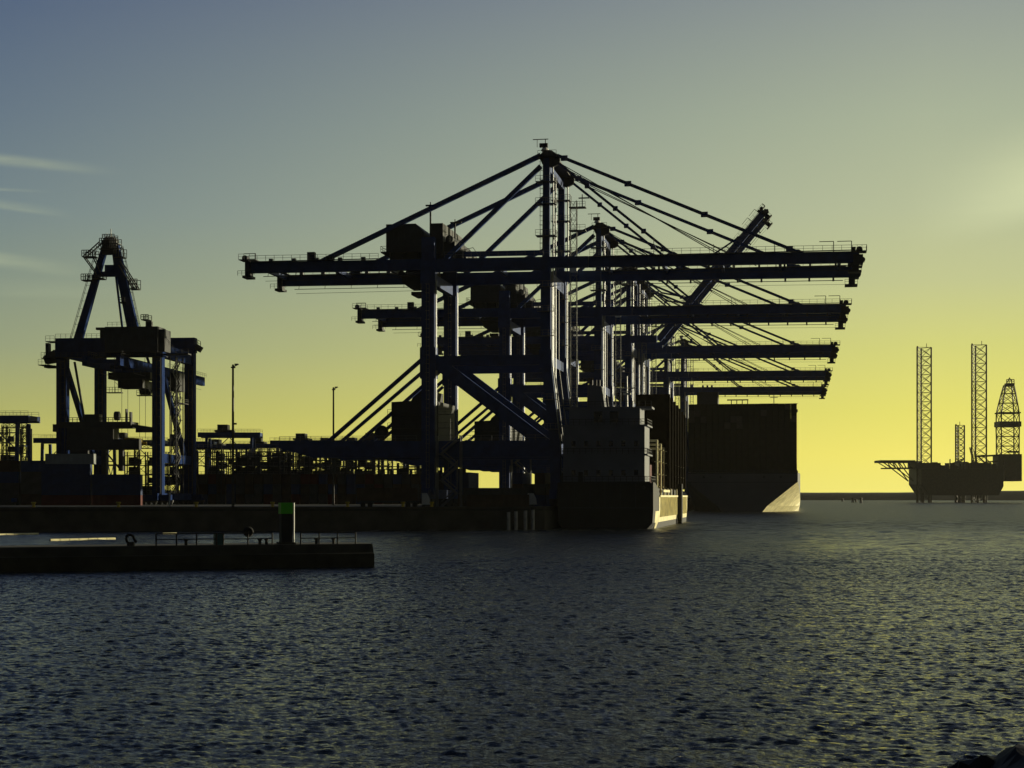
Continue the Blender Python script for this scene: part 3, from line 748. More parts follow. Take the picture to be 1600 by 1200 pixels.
    g = MB(); g.box(-G - 1.6, -G + 1, 15.6, 19.5, 22.0, 24.0); g.tube((-G, 10.6, 23.6), (-G, 11.8, 23.6), 1.2, 12); g.box(-G - 1, -G + .5, 7.2, 7.6, 22.0, 24.6); g.box(-G - 1, -G + .5, 8.4, 8.7, 22.0, 25.4); g.rail([(-G - 1.5, 7, 22.0), (-G - 1.5, 24, 22.0)], step=1.2, w=.14); g.box(-G - 1.6, -G + .5, WW + .8, WW + 2.2, 19.4, 21.4); g.bar((-G, 20, 22), (-G, 22.8, 38), .5)
    g.box(-G - .8, -G + .8, 14, 15.2, 8, 14.6); g.box(-G - .8, -G + .8, 9.4, 10.6, 9, 14.6); g.bar((-G, 10, 9), (-G, 14.6, 14.4), .35); g.box(-G - .5, -G + .5, 19, 24, 13, 14.6)
    b('deck_machinery', g, 'dark', ld)
    g = MB(); g.stairs(-22, -17, -1.8, 3, 39, 11); g.stairs(-12, -8, .8, 14, 36, 7)
    b('stair_tower', g, 'dark')
    g = MB(); g.box(-18, -10, -2.4, 1, 27.6, 27.8); g.rail([(-18, -2.4, 27.8), (-10, -2.4, 27.8)], step=1); g.box(-16, -11, -1.6, 1, 31, 36)
    b('side_platform', g, 'dark')


a_frame_crane()

# ------------------------------------------------------------------ containers
def container_mesh(h=2.59, L=12.19):
    mb = MB(); w = 2.44
    # corner posts and rails
    for sx in (0, L - .16):
        for sy in (0, w - .16): mb.box(sx, sx + .16, sy, sy + .16, 0, h)
    for sy in (0, w - .12):
        mb.box(.16, L - .16, sy, sy + .12, 0, .16); mb.box(.16, L - .16, sy, sy + .12, h - .1, h)
    for sx in (0, L - .12):
        mb.box(sx, sx + .12, .16, w - .16, 0, .14); mb.box(sx, sx + .12, .16, w - .16, h - .1, h)
    mb.box(.16, L - .16, .13, w - .13, h - .09, h - .03); mb.box(.16, L - .16, .13, w - .13, .05, .14)
    # corrugated sides
    n = 40
    for side, d in ((.03, 1), (w - .03, -1)):
        vs = []; fs = []
        for i in range(n + 1):
            x = .16 + (L - .32) * i / n
            y = side + d * (.036 if (i // 2) % 2 else 0)
            vs += [(x, y, .16), (x, y, h - .1)]
        for i in range(n): fs.append((2 * i, 2 * i + 2, 2 * i + 3, 2 * i + 1) if d > 0 else (2 * i + 1, 2 * i + 3, 2 * i + 2, 2 * i))
        mb.add(vs, fs)
    # door end with leaves and locking bars, plain end
    mb.box(.05, .09, .17, w / 2 - .01, .15, h - .11); mb.box(.05, .09, w / 2 + .01, w - .17, .15, h - .11)
    for y in (.42, .92, 1.52, 2.02):
        mb.box(.0, .045, y - .025, y + .025, .1, h - .06); mb.box(-.01, .03, y - .02, y + .22, 1.05, 1.1)
    mb.box(L - .1, L - .06, .17, w - .17, .15, h - .11)
    return mb


CMESH = {}
def container(colour, loc, rz, label, group, h=2.59):
    key = (colour, h)
    if key not in CMESH:
        o = container_mesh(h).build('shipping_container', M[colour]); CMESH[key] = o.data; 
    else:
        o = bpy.data.objects.new('shipping_container', CMESH[key]); COL.objects.link(o)
    o.location = loc; o.rotation_euler = (0, 0, rz)
    return tag(o, label, 'container', group)


rc = random.Random(11)
# end-on block at the yard edge, three high
SX, SY = -174.5, 455.0
for i in range(27):
    x = SX + i * 2.62; y = SY + i * .42 + rc.uniform(-.2, .2)
    for t in range(3):
        container(rc.choice(['cn', 'cg', 'cr', 'cb', 'cg', 'cn']), (x + 2.44, y, GROUND + t * 2.9), R(90), 'dark container seen end-on in the three-high block beneath the steel racks', 'containers in the three-high yard block', 2.89)
# side-on stacks under the A-frame crane
bx, by = -187.0, 392.0
lab = {0: 'dull red container on the ground under the blue containers', 1: 'dark blue container in the second tier above a red one', 2: 'dark blue container in the third tier above two others', 3: 'blue container high in the stack below the pale ones'}
for c in range(2):
    for t, colr in enumerate(('cr', 'cb', 'cb', 'cb' if c == 0 else None)):
        if colr is None: continue
        end = ', towards the open water' if c == 0 else ', towards the big cranes'
        container(colr, (bx + c * 12.5, by + c * 2.2, GROUND + t * 2.6), R(10), lab[t] + end, 'containers stacked side-on under the A-frame crane')
container('cw', (bx + .9, by + .2, GROUND + 4 * 2.6), R(10), 'pale reefer container topmost of the blue stack', 'containers stacked side-on under the A-frame crane')
for c in range(4):
    for t in range(4):
        container(rc.choice(['cn', 'cg', 'cn', 'cb']), (-237 + c * 12.6, 399 + c * 2.2, GROUND + t * 2.9), R(10), 'near-black container in the four-high stack at the edge of the terminal', 'containers in the four-high stack', 2.89)

for i in range(4):
    for t in range(3):
        container(rc.choice(['cn', 'cg', 'cb']), (-84.5 + i * 2.6 + 2.44, 374 + i * .3, GROUND + t * 2.6), R(90), 'dark container stacked end-on behind the landside legs of the tallest crane', 'containers stacked behind the landside legs')
for i in range(5):
    for t in range(3):
        if t == 2 and i in (1, 3): continue
        container(rc.choice(['cn', 'cg', 'cb']), (-66.0 + i * 2.6 + 2.44, 386 + i * .3, GROUND + t * 2.6), R(90), 'dark container stacked end-on behind the seaside legs of the tallest crane', 'containers stacked behind the seaside legs')
container('cn', (-63.6, 319.6, GROUND), R(14), 'brown container alone on the quay end above the pale fender piles', 'containers on the quay end')
# ------------------------------------------------------------------ yard gantries and racks
def gantry(loc, rz, label, span=26.0, top=23.0):
    root = empty('yard_gantry_crane', loc, rz, label, 'gantry crane', 'gantry cranes over the container yard')
    b = lambda n, mb, m='blue', p=root: mb.build(n, M[m], p)
    for x in (-span / 2, span / 2):
        for y in (-4, 4):
            b('leg', MB().bar((x, y * 1.3, 1.4), (x, y, top - 2), .9, .8))
        s = b('sill_beam', MB().bar((x, -7.5, 1.3), (x, 7.5, 1.3), .9, 1.0))
        g = MB()
        for y in (-6.6, -5.4, 5.4, 6.6): g.tube((x - .3, y, .42), (x + .3, y, .42), .42, 10)
        b('wheel_set', g, 'dark', s)
        g = MB(); g.bar((x, -5, 3), (x, 4, top - 8), .22); g.bar((x, 5, 3), (x, -4, top - 8), .22); g.bar((x, -4.6, top - 8), (x, 4.6, top - 8), .3)
        b('side_brace', g)
    for y in (-4, 4):
        gd = b('girder', MB().bar((-span / 2 - 3, y, top - 1), (span / 2 + 3, y, top - 1), .9, 1.7))
        b('railing', MB().rail([(-span / 2 - 3, y - .6, top - .1), (span / 2 + 3, y - .6, top - .1)], step=2), 'galv', gd)
    for x in (-span / 2 - 2.6, span / 2 + 2.6): b('end_tie', MB().bar((x, -4, top - .8), (x, 4, top - .8), .7, 1.2))
    g = MB(); g.box(-5, 1, -4.6, 4.6, top, top + .7); g.box(-4.2, -.6, -3, 3, top + .7, top + 2.6); g.tube((-3, -3.4, top + 1.6), (-3, 3.4, top + 1.6), .9, 12)
    tr = b('trolley', g, 'dark')
    g = MB()
    for x in (-4, 0):
        for y in (-1, 1): g.bar((x, y, top), (x, y, top - 9), .07)
    b('hoist_rope', g, 'rope', tr)
    b('spreader', MB().box(-8, 4, -1.2, 1.2, top - 9.6, top - 9), 'yellow', tr)
    g = MB(); g.box(span / 2 - 1.2, span / 2 + 1.4, -2.4, 2.4, 3.2, 6.2)
    b('electrical_cabin', g, 'house')
    g = MB(); g.bar((span / 2 - 8, -4, top - 1.6), (span / 2 - .3, -4.4, top - 9), .25); g.bar((-span / 2 + 8, -4, top - 1.6), (-span / 2 + .3, -4.4, top - 9), .25)
    b('knee_brace', g)
    return root


glabs = ['tall yard gantry cut off by the edge of the picture, beside the four-high stack', 'small yard gantry between the four-high stack and the blue A-frame crane', 'yard gantry behind the taller light pole, with a flat top beam',
         'yard gantry between the two light poles', 'yard gantry standing behind the shorter light pole', 'yard gantry glimpsed through the legs of the blue A-frame crane', 'yard gantry behind the landside platform of the tallest crane',
         'yard gantry just past the blue A-frame crane, before the taller light pole']
gspots_extra = [(600, -20.3, 23), (720, -6.2, 25), (700, -8.5, 24.5), (560, -19.2, 22), (740, -9.9, 25), (600, -4.6, 22.5)]
gspots = [(440, -17.65, 23.6), (560, -14.6, 22), (580, -9.6, 24.6), (650, -7.0, 24.2), (690, -5.3, 24.0), (610, -13.0, 23), (640, -3.6, 22), (640, -11.2, 23.5)]
for (dist, deg, top), lb in zip(gspots, glabs):
    x, y = bearing(dist, deg)
    gantry((x, y, GROUND), R(rc.uniform(4, 14)), lb, 15.5 if abs(deg + 9.6) < .1 else rc.choice([22, 26, 19]) if deg > -18 else 26, top)


for (dist, deg, top), lb in zip(gspots_extra, ('yard gantry half hidden behind the four-high stack', 'far yard gantry behind the shorter light pole', 'far yard gantry midway between the two light poles', 'yard gantry over the end of the four-high stack', 'far yard gantry just behind the taller light pole', 'yard gantry behind the slanting stays of the tallest crane')):
    x, y = bearing(dist, deg); gantry((x, y, GROUND), R(rc.uniform(4, 14)), lb, rc.choice([20, 24]), top)


def reefer_rack(loc, rz, bays, levels, label, seed):
    rg = random.Random(seed)
    root = empty('reefer_rack', loc, rz, label, 'steel rack', 'steel reefer racks in the yard')
    bw, lh = 3.1, 2.9
    g = MB()
    for i in range(bays + 1):
        for y in (0, 3.2): g.bar((i * bw, y, 0), (i * bw, y, levels * lh + 1.2), .32)
    fr = g.build('frame', M['dark'], root)
    g = MB()
    for k in range(1, levels + 1):
        for y in (0, 3.2): g.bar((0, y, k * lh), (bays * bw, y, k * lh), .22)
        g.box(0, bays * bw, .3, 2.9, k * lh - .06, k * lh + .04); g.rail([(0, 0, k * lh), (bays * bw, 0, k * lh)], step=1.5, w=.09)
    g.build('walkway', M['galv'], root)
    g = MB()
    for i in range(bays):
        for k in range(levels):
            if rg.random() < .45: g.bar((i * bw, 0, k * lh), ((i + 1) * bw, 0, (k + 1) * lh), .14)
            if rg.random() < .3: g.bar(((i + 1) * bw, 3.2, k * lh), (i * bw, 3.2, (k + 1) * lh), .14)
    g.build('cross_brace', M['dark'], root)
    g = MB()
    for i in range(bays):
        for k in range(levels):
            q = rg.random()
            if q < .45 - .07 * max(0, k - 2): g.box(i * bw + .3, (i + 1) * bw - .35, 3.6, 5.4 + rg.random() * 5, k * lh + .05, k * lh + 2.55)
            elif q < .62: g.box(i * bw + .4, i * bw + 1.3 + rg.random(), .6, 1.4, k * lh + .3, k * lh + 1.9)
    tag(g.build('stowed_reefers', M['house'], root), kind='stuff')
    return root


rspots = [(470, -17.25, 3, 7, 'steel rack behind the four-high stack at the edge of the picture'), (560, -8.6, 9, 6, 'steel rack in the back row between the light poles'), (565, -10.2, 8, 6, 'steel rack in the back row left of the taller light pole'.replace('left of', 'beside')), (570, -6.9, 9, 6, 'steel rack in the back row behind the shorter light pole'), (480, -12.4, 4, 4, 'short steel rack in the A-frame crane portal'), (500, -13.1, 6, 5, 'steel rack seen through the legs of the blue A-frame crane'), (505, -10.75, 6, 5, 'steel rack standing just past the blue A-frame crane'),
          (510, -9.35, 7, 5, 'steel rack behind the taller light pole'), (515, -7.75, 8, 5, 'steel rack between the two light poles'),
          (520, -5.95, 9, 4, 'steel rack behind the shorter light pole, under the landside platform'), (530, -3.95, 7, 4, 'steel rack ending beside the landside legs of the tallest crane')]
for i, (dist, deg, nb, lv, lb) in enumerate(rspots):
    x, y = bearing(dist, deg); reefer_rack((x, y, GROUND), R(9.7), nb, lv, lb, i)

def lattice_frame(dist, deg, wdt, h, label):
    x, y = bearing(dist, deg); root = empty('transfer_frame', (x, y, GROUND), R(9.7), label, 'steel frame', 'slim steel frames standing in the yard')
    MB().lattice((0, 0, 0), (0, 0, h), 1.3, 1.3, int(h / 1.5), .22, .12).build('post', M['dark'], root)
    MB().lattice((wdt, 0, 0), (wdt, 0, h), 1.3, 1.3, int(h / 1.5), .22, .12).build('post', M['dark'], root)
    MB().lattice((-.6, 0, h), (wdt + .6, 0, h), 1.2, 1.2, int(wdt / 1.3), .22, .12).build('top_truss', M['dark'], root)
    MB().rail([(-.6, 0, h + .6), (wdt + .6, 0, h + .6)], step=1.2, w=.12).build('railing', M['galv'], root)
for q, (dist, deg, wdt, h) in enumerate(((478, -10.9, 8, 15.5), (480, -8.7, 7, 14.6), (482, -7.2, 9, 15.0), (485, -5.6, 7, 14.2), (486, -4.2, 8, 13.8), (474, -12.7, 6, 16.5), (462, -16.95, 5.5, 22))):
    lattice_frame(dist, deg, wdt, h, ('slim lattice frame standing just past the blue A-frame crane', 'slim lattice frame behind the foot of the taller light pole', 'slim lattice frame midway between the two light poles', 'slim lattice frame behind the foot of the shorter light pole', 'slim lattice frame under the slanting stays', 'slim lattice frame seen inside the A-frame crane portal', 'slim lattice frame at the very edge of the picture')[q])

# ------------------------------------------------------------------ quay-side things
def light_pole(dist, deg, top, label):
    x, y = bearing(dist, deg); root = empty('light_pole', (x, y, GROUND), 0, label, 'light pole', 'tall light poles on the terminal')
    h = top - GROUND
    MB().tube((0, 0, 0), (0, 0, h), .3, 10, .2).build('pole', M['dark'], root)
    g = MB(); g.bar((-.2, 0, h - .5), (.9, 0, h - .1), .18); g.box(.4, 1.1, -.3, .3, h - .1, h + .15); g.box(-.35, .45, -.25, .25, h - .7, h - .45)
    hd = g.build('lamp_head', M['dark'], root)
    g = MB(); g.box(.05, .75, -.1, .1, h * .58, h * .58 + .35); g.bar((0, 0, h * .58 + .2), (.7, 0, h * .58 + .2), .1)
    g.build('camera_bracket', M['dark'], root)


light_pole(330, math.degrees(math.atan((364 - 800) / 2600)), 32.6, 'tall thin light pole standing clear against the sky beside the A-frame crane')
light_pole(420, math.degrees(math.atan((521 - 800) / 2600)), 34.0, 'shorter thin light pole beside the slanting stays of the tallest crane')

# fender piles at the quay corner
for i in range(4):
    t = 1.5 + i * 1.45 + (i > 1) * .4
    x = QA[0] + QD.x * (t + 1.2) + QD.y * .55; y = QA[1] + QD.y * (t + 1.2) - QD.x * -.55 * -1
    x = QA[0] + QD.x * (t + 1.0) + .28; y = QA[1] + QD.y * (t + 1.0) - .75
    g = MB(); g.tube((0, 0, -3), (0, 0, 3.9 - .15 * i), .34, 12)
    root = empty('fender_pile', (x, y, 0), 0, 'pale fender pile against the quay end beside the feeder ship', 'fender pile', 'fender piles at the quay corner')
    g.build('pile', M['pile'], root)
    MB().tube((0, 0, 3.9 - .15 * i), (0, 0, 4.05 - .15 * i), .42, 12).build('cap', M['dark'], root)

def bollard(loc, label):
    g = MB(); g.tube((0, 0, 0), (0, 0, .55), .32, 12, .26); g.tube((0, 0, .55), (0, 0, .85), .3, 12, .48); g.tube((0, 0, .85), (0, 0, .95), .48, 12, .4)
    tag(g.build('bollard', M['yellow'], None, loc), label, 'bollard', 'mooring bollards on the quay end')
for k, t in enumerate((22, 27.5, 38, 52, 66, 80, 95)):
    bollard((QA[0] + QD.x * t - .2, QA[1] + QD.y * t + .9, GROUND + .28), 'small yellow mooring bollard on the kerb of the quay end')

# terminal trailers with containers
def trailer(loc, rz, label):
    root = empty('container_trailer', loc, rz, label, 'trailer', 'container trailers under the tallest crane')
    g = MB(); g.box(0, 12.8, .3, .7, 1.0, 1.35); g.box(0, 12.8, 1.7, 2.1, 1.0, 1.35)
    for x in (0, 3, 6, 9, 12.4): g.box(x, x + .3, 0, 2.4, 1.05, 1.3)
    g.build('chassis', M['dark'], root)
    for x in (1.2, 2.6, 10.2, 11.6):
        g = MB(); g.tube((x, -.02, .52), (x, .5, .52), .52, 14); g.tube((x, 1.9, .52), (x, 2.42, .52), .52, 14); g.tube((x, .5, .52), (x, 1.9, .52), .12, 8)
        g.build('wheel_pair', M['rubber'], root)
    g = MB(); g.prism_y([(13.0, .6), (13.0, 2.9), (14.0, 2.9), (14.5, 1.9), (14.7, .6)], .2, 2.2); g.build('cab', M['white'], root)


for x, y, lb, colr in ((-86.5, 322.0, 'container trailer parked on the quay below the landside legs', 'cn'), (-66.0, 329.0, 'container trailer parked between the legs of the tallest crane', 'cg')):
    trailer((x, y, GROUND), R(15), lb)
    container(colr, (x - .1, y, GROUND + 1.37), R(15), 'dark container carried on the trailer ' + ('below the landside legs' if colr == 'cn' else 'between the crane legs'), 'containers on trailers')

# white post with lamp near the A-frame crane foot
x, y = bearing(330, math.degrees(math.atan((265 - 800) / 2600)))
root = empty('signal_post', (x, y, GROUND), 0, 'small white signal post at the foot of the A-frame crane', 'signal post')
MB().tube((0, 0, 0), (0, 0, 2.6), .14, 10).build('post', M['white'], root); MB().tube((0, 0, 2.6), (0, 0, 3.1), .25, 10, .1).build('lantern', M['pile'], root); MB().tube((0, 0, 0), (0, 0, .25), .4, 10).build('base', M['dark'], root)

# ------------------------------------------------------------------ ships
def loft(stations, close=True):
    """stations: list of (y, [(x,z)...]) with equal counts -> closed shell"""
    mb = MB(); n = len(stations[0][1]); vs = []; fs = []
    for y, pts in stations: vs += [(x, y, z) for x, z in pts]
    for i in range(len(stations) - 1):
        for j in range(n):
            a = i * n + j; b_ = i * n + (j + 1) % n; fs.append((a, b_, b_ + n, a + n))
    fs.append(tuple(range(n - 1, -1, -1))); e = (len(stations) - 1) * n; fs.append(tuple(range(e, e + n)))
    return mb.add(vs, fs)


def feeder():
    cx = -37.3; root = empty('feeder_ship', (cx, 327, 0), 0, 'small dark feeder ship moored stern-on at the quay, grey deckhouse aft', 'ship')
    hb = 9.6
    def sec(w, wb, deck): return [(-wb, -2), (wb, -2), (w * .985, 1.2), (w, 3.5), (w, deck), (-w, deck), (-w, 3.5), (-w * .985, 1.2)]
    st = [(0, sec(hb - .15, 6.5, 9.2)), (3, sec(hb, 8, 9.2)), (12, sec(hb, hb - .2, 8.0)), (14, sec(hb, hb - .2, 6.6)), (100, sec(hb, hb - .2, 6.6)), (118, sec(hb * .86, hb * .7, 7.4)), (128, sec(hb * .5, hb * .3, 9)), (134, sec(.5, .2, 9.8))]
    hull = loft(st).build('hull', M['hulldark'], root)
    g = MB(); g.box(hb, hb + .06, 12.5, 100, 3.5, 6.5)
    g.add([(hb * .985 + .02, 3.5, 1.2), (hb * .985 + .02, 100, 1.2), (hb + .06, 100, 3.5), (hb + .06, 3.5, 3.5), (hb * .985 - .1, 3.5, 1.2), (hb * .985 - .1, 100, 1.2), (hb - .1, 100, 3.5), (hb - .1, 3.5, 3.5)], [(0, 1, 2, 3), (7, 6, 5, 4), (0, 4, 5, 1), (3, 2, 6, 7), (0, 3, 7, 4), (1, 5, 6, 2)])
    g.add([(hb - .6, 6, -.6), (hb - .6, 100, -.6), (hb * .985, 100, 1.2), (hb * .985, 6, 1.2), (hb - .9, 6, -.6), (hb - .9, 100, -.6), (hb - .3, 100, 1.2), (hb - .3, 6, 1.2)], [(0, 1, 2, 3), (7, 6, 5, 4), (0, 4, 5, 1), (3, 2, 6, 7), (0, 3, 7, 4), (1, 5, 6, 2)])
    g.build('sunlit_plating', M['sunlit_cream'], hull)  # sunlight on this side put into the colour; the hull itself stays dark
    # dark painted transom plate and stern details
    g = MB(); g.prism_y([(-hb + .25, 1.2), (hb - .25, 1.2), (hb - .1, 3.5), (hb - .1, 9.1), (-hb + .1, 9.1), (-hb + .1, 3.5)], -.12, .0)
    tp = g.build('transom', M['hulldark'], hull)
    g = MB(); g.tube((-7.6, -.5, 8.2), (-7.6, .3, 8.2), .35, 10); g.tube((7.6, -.5, 8.2), (7.6, .3, 8.2), .35, 10); g.bar((-9, -.35, 9.2), (9, -.35, 9.2), .4, .35); g.bar((-8.8, -.2, 4.2), (8.8, -.2, 4.2), .16, .25)
    for x in (-6, -3, 0, 3, 6): g.bar((x, -.2, 4.2), (x, -.2, 9.1), .14, .12)
    g.build('stern_fitting', M['dark'], hull)
    g = MB(); g.rail([(-9, .2, 9.3), (9, .2, 9.3), (9, 11, 9.3)], h=1.1, step=1.2, w=.09)
    g.build('railing', M['dark'], root)
    g = MB()
    for y in np.arange(15, 98, 1.6): g.box(hb - .02, hb + .16, y, y + .22, 2.2, 6.4)
    g.box(hb, hb + .3, 13, 98, 6.3, 6.7); g.bar((hb + .1, 22, 7.6), (hb + .1, 40, 7.6), .2, .5)
    g.build('rubbing_strake', M['sunlit_cream'], hull)
    MB().box(hb + .1, hb + 1.15, 64, 67, -.5, 9.4).build('dark_gap_block', M['rubber'], hull)  # added black block that makes the dark gap in the sunlit side
    # deckhouse
    g = MB(); g.box(-8.7, 7.6, 2.2, 13, 9.2, 20.4); g.box(-9.1, 8.2, 2.0, 13.4, 14.6, 14.9); g.box(-9.1, 8.2, 2.0, 13.4, 20.4, 20.7); g.box(-7.6, 6.6, 3, 12.6, 20.7, 24.0); g.box(-9.0, 8.8, 5, 11, 24.0, 24.4)
    dh = g.build('deckhouse', M['house_grey'], root)
    for x0 in (-2.6, .6):
        MB().box(x0, x0 + 1.7, 2.9, 3.0, 21.2, 23.4).build('window', M['glass'], dh)
    for zz in (10.6, 16.4):
        for i in range(6): MB().box(-7 + i * 2.5, -6.2 + i * 2.5, 2.1, 2.2, zz, zz + 1.1).build('porthole', M['glass'], dh)
    MB().box(-5.6, -4.7, 2.08, 2.2, 9.3, 11.3).build('door', M['dark'], dh)
    g = MB(); g.rail([(-9, 2.1, 14.9), (8.1, 2.1, 14.9), (8.1, 13, 14.9)], step=1.2, w=.08); g.rail([(-9, 2.1, 20.7), (8.1, 2.1, 20.7), (8.1, 13, 20.7)], step=1.2, w=.08); g.rail([(-8.9, 5, 24.4), (8.7, 5, 24.4)], step=1.2, w=.08)
    g.build('railing', M['dark'], dh)
    g = MB(); g.prism_y([(-4.4, 24.4), (-4.2, 29.0), (-1.4, 28.6), (-.8, 24.4)], 6, 10)
    fn = g.build('funnel', M['house_grey'], root)
    g = MB()
    for x in (-3.6, -2.8, -2.1): g.tube((x, 8, 28.6), (x, 8, 30), .22, 8)
    g.build('exhaust_pipe', M['dark'], fn)
    g = MB(); g.tube((3.4, 9, 24.4), (3.4, 9, 30.8), .25, 8, .12); g.bar((1.6, 9, 28.4), (5.2, 9, 28.4), .18); g.box(2.6, 4.2, 8.6, 9.4, 27, 27.4); g.bar((2.2, 8.6, 27.7), (4.6, 8.6, 27.7), .25, .18)
    g.build('radar_mast', M['white'], root)
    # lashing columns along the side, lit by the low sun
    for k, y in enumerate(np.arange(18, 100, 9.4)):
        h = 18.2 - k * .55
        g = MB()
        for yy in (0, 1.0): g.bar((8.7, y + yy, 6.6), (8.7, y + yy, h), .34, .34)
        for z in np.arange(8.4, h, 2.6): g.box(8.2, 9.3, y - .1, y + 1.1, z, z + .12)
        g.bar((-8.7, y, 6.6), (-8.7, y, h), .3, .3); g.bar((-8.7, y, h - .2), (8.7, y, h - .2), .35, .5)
        lf_ = g.build('lashing_frame', M['sunlit_cream'], root)
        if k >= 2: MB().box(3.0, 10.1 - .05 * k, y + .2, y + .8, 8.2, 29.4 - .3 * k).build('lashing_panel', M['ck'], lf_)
    g = MB(); g.box(-8.2, 8.2, 15, 100, 6.6, 8.0); g.build('hatch_cover', M['dark'], root)
    return root


feeder()
rcon = random.Random(5)
for k, y in enumerate((365.2, 384.0, 402.8, 421.6)):
    for c in (4, 5):
        for t in range(8):
            container('ck' if rcon.random() < .75 else 'cn', (-45.2 + c * 2.55 + 2.44, y, 8.02 + t * 2.6), R(90), 'dark brown container in the tall stacks forward on the feeder ship', 'containers in the tall stacks of the feeder ship')

for k in range(1):
    y = 327 + 19.6 + k * 9.4
    for c in range(6):
        for t in range(2 + (k % 4 == 0)):
            if c == 5 and t > 1: continue
            container(rcon.choice(['cn', 'cg', 'cr', 'cb']), (-46.0 + c * 2.55 + 2.44, y, 8.02 + t * 2.6), R(90), 'dark container on the deck of the feeder ship behind its deckhouse', 'containers on the feeder ship')


def big_ship():
    cx = -22.5; Y0 = 703.0
    root = empty('container_ship', (cx, Y0, 0), 0, 'huge container ship seen stern-on, grey hull with a dark wall of containers', 'ship')
    D = 16.4
    def sec(w, zc, wl, wb): return [(-wb, -3), (wb, -3), (wl, 2.4), (w, zc), (w, D), (-w, D), (-w, zc), (-wl, 2.4)]
    st = [(0, sec(22.9, 12.6, 10.2, 6)), (3, sec(23.1, 12.0, 11.5, 7)), (10, sec(23.4, 10.6, 14.5, 9)), (22, sec(23.7, 8.4, 18.8, 13)), (36, sec(23.9, 6, 22, 18)), (52, sec(24, 4.4, 23.8, 22.5)), (300, sec(24, 4.4, 23.9, 22.8)), (340, sec(21, 9, 15, 11)), (365, sec(14, 12, 6, 3)), (384, sec(1, 14, .6, .4))]
    lf = loft(st); n8 = 8
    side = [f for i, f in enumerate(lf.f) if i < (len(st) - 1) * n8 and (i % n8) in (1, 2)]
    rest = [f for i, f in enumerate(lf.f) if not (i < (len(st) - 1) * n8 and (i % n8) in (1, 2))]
    hb_ = MB(); hb_.v = lf.v; hb_.f = rest
    hull = hb_.build('hull', M['hullgrey'], root)
    sp = MB(); sp.v = list(lf.v); sp.f = side; sp.build('sunlit_plating', M['sunlit_cream'], hull)  # lower starboard faces made pale: sunlight put into the hull colour
    g = MB(); g.bar((-22.6, -.2, D - .2), (22.6, -.2, D - .2), .5, .5); g.rail([(-22.6, .2, D), (22.6, .2, D), (23, 40, D)], step=1.6, w=.1)
    for x in (-16, -9, 9, 16): g.tube((x, -.4, D - 1.8), (x, .2, D - 1.8), .5, 10)
    g.bar((-22.7, -.15, 12.4), (22.7, -.15, 12.4), .2, .2)
    g.build('stern_fitting', M['dark'], hull)
    # lashing bridge on the starboard side
    g = MB(); g.prism_y([(20.6, D), (20.6, D + 28.4), (22.2, D + 28.4), (22.6, D)], 15.4, 16.6); g.bar((21.5, 16, D + 28), (21.5, 16, D + 29.8), .25); g.bar((19.6, 16, D + 29.6), (22.8, 16, D + 29.6), .3)
    g.build('lashing_bridge', M['hullgrey'], root)
    # twin casings and wheelhouse
    g = MB(); g.box(-21.5, -12.2, 44, 54, D, 53.4); g.box(-20.6, -13.4, 45, 52, 53.4, 54.4)
    f1 = g.build('funnel_casing', M['house'], root)
    g = MB()
    for x in (-19, -17, -15): g.tube((x, 48, 54), (x, 48, 56.4), .5, 8)
    g.build('exhaust_pipe', M['dark'], f1)
    g = MB(); g.box(4.0, 13.4, 150, 160, D, 53.6); g.box(-20, 23, 151, 159, 49.4, 50.6)
    dk = g.build('wheelhouse', M['house'], root)
    MB().box(4.2, 13.2, 149.9, 150, 50.9, 52.9).build('window', M['glass'], dk)
    g = MB(); g.bar((11, 155, 53.6), (11, 155, 60), .4); g.bar((9, 155, 57), (13, 155, 57), .3)
    g.build('radar_mast', M['white'], dk)
    g = MB()
    for x in (-5, -2.7, -.4, 1.9): g.bar((x, 12, D + 28.6), (x, 12, D + 31.4), .35)
    g.bar((-6.8, 12, D + 31.2), (2.2, 12, D + 31.2), .5, .5)
    g.build('lashing_frame', M['dark'], root)
    return cx, Y0, D


cx, Y0, D = big_ship()
rs = random.Random(9)
wall = MB(); unit = container_mesh()
for i in range(18):
    for t in range(7):
        ox, oy, oz = cx - 22.6 + i * 2.51 + 2.44, Y0 + 2.5, D + .4 + t * 2.6
        wall.add([(ox - v[1], oy + v[0], oz + v[2]) for v in unit.v], unit.f)
for i in range(18):
    hgt = 11
    for t in range(7, hgt):
        container(rs.choice(['ck', 'ck', 'cn', 'ck']), (cx - 22.6 + i * 2.51 + 2.44, Y0 + 2.5, D + .4 + t * 2.6), R(90), 'dark container in the topmost tiers of the wall on the huge ship', 'containers stacked on the stern of the huge ship')
# bays beyond the stern wall
g = wall
for bay in range(1, 21):
    y = Y0 + 2.5 + bay * 14.6
    if 2 < bay < 4 or 9 < bay < 12: continue
    for i in range(18):
        hh = rs.choice([8, 9, 9, 10]) if bay < 17 else 6
        g.box(cx - 22.6 + i * 2.51, cx - 22.6 + i * 2.51 + 2.44, y, y + 12.19, D + .4, D + .4 + hh * 2.6)
tag(g.build('container_bays', M['ck']), 'mass of containers below and beyond the topmost tiers on the huge ship', 'containers', kind='stuff')

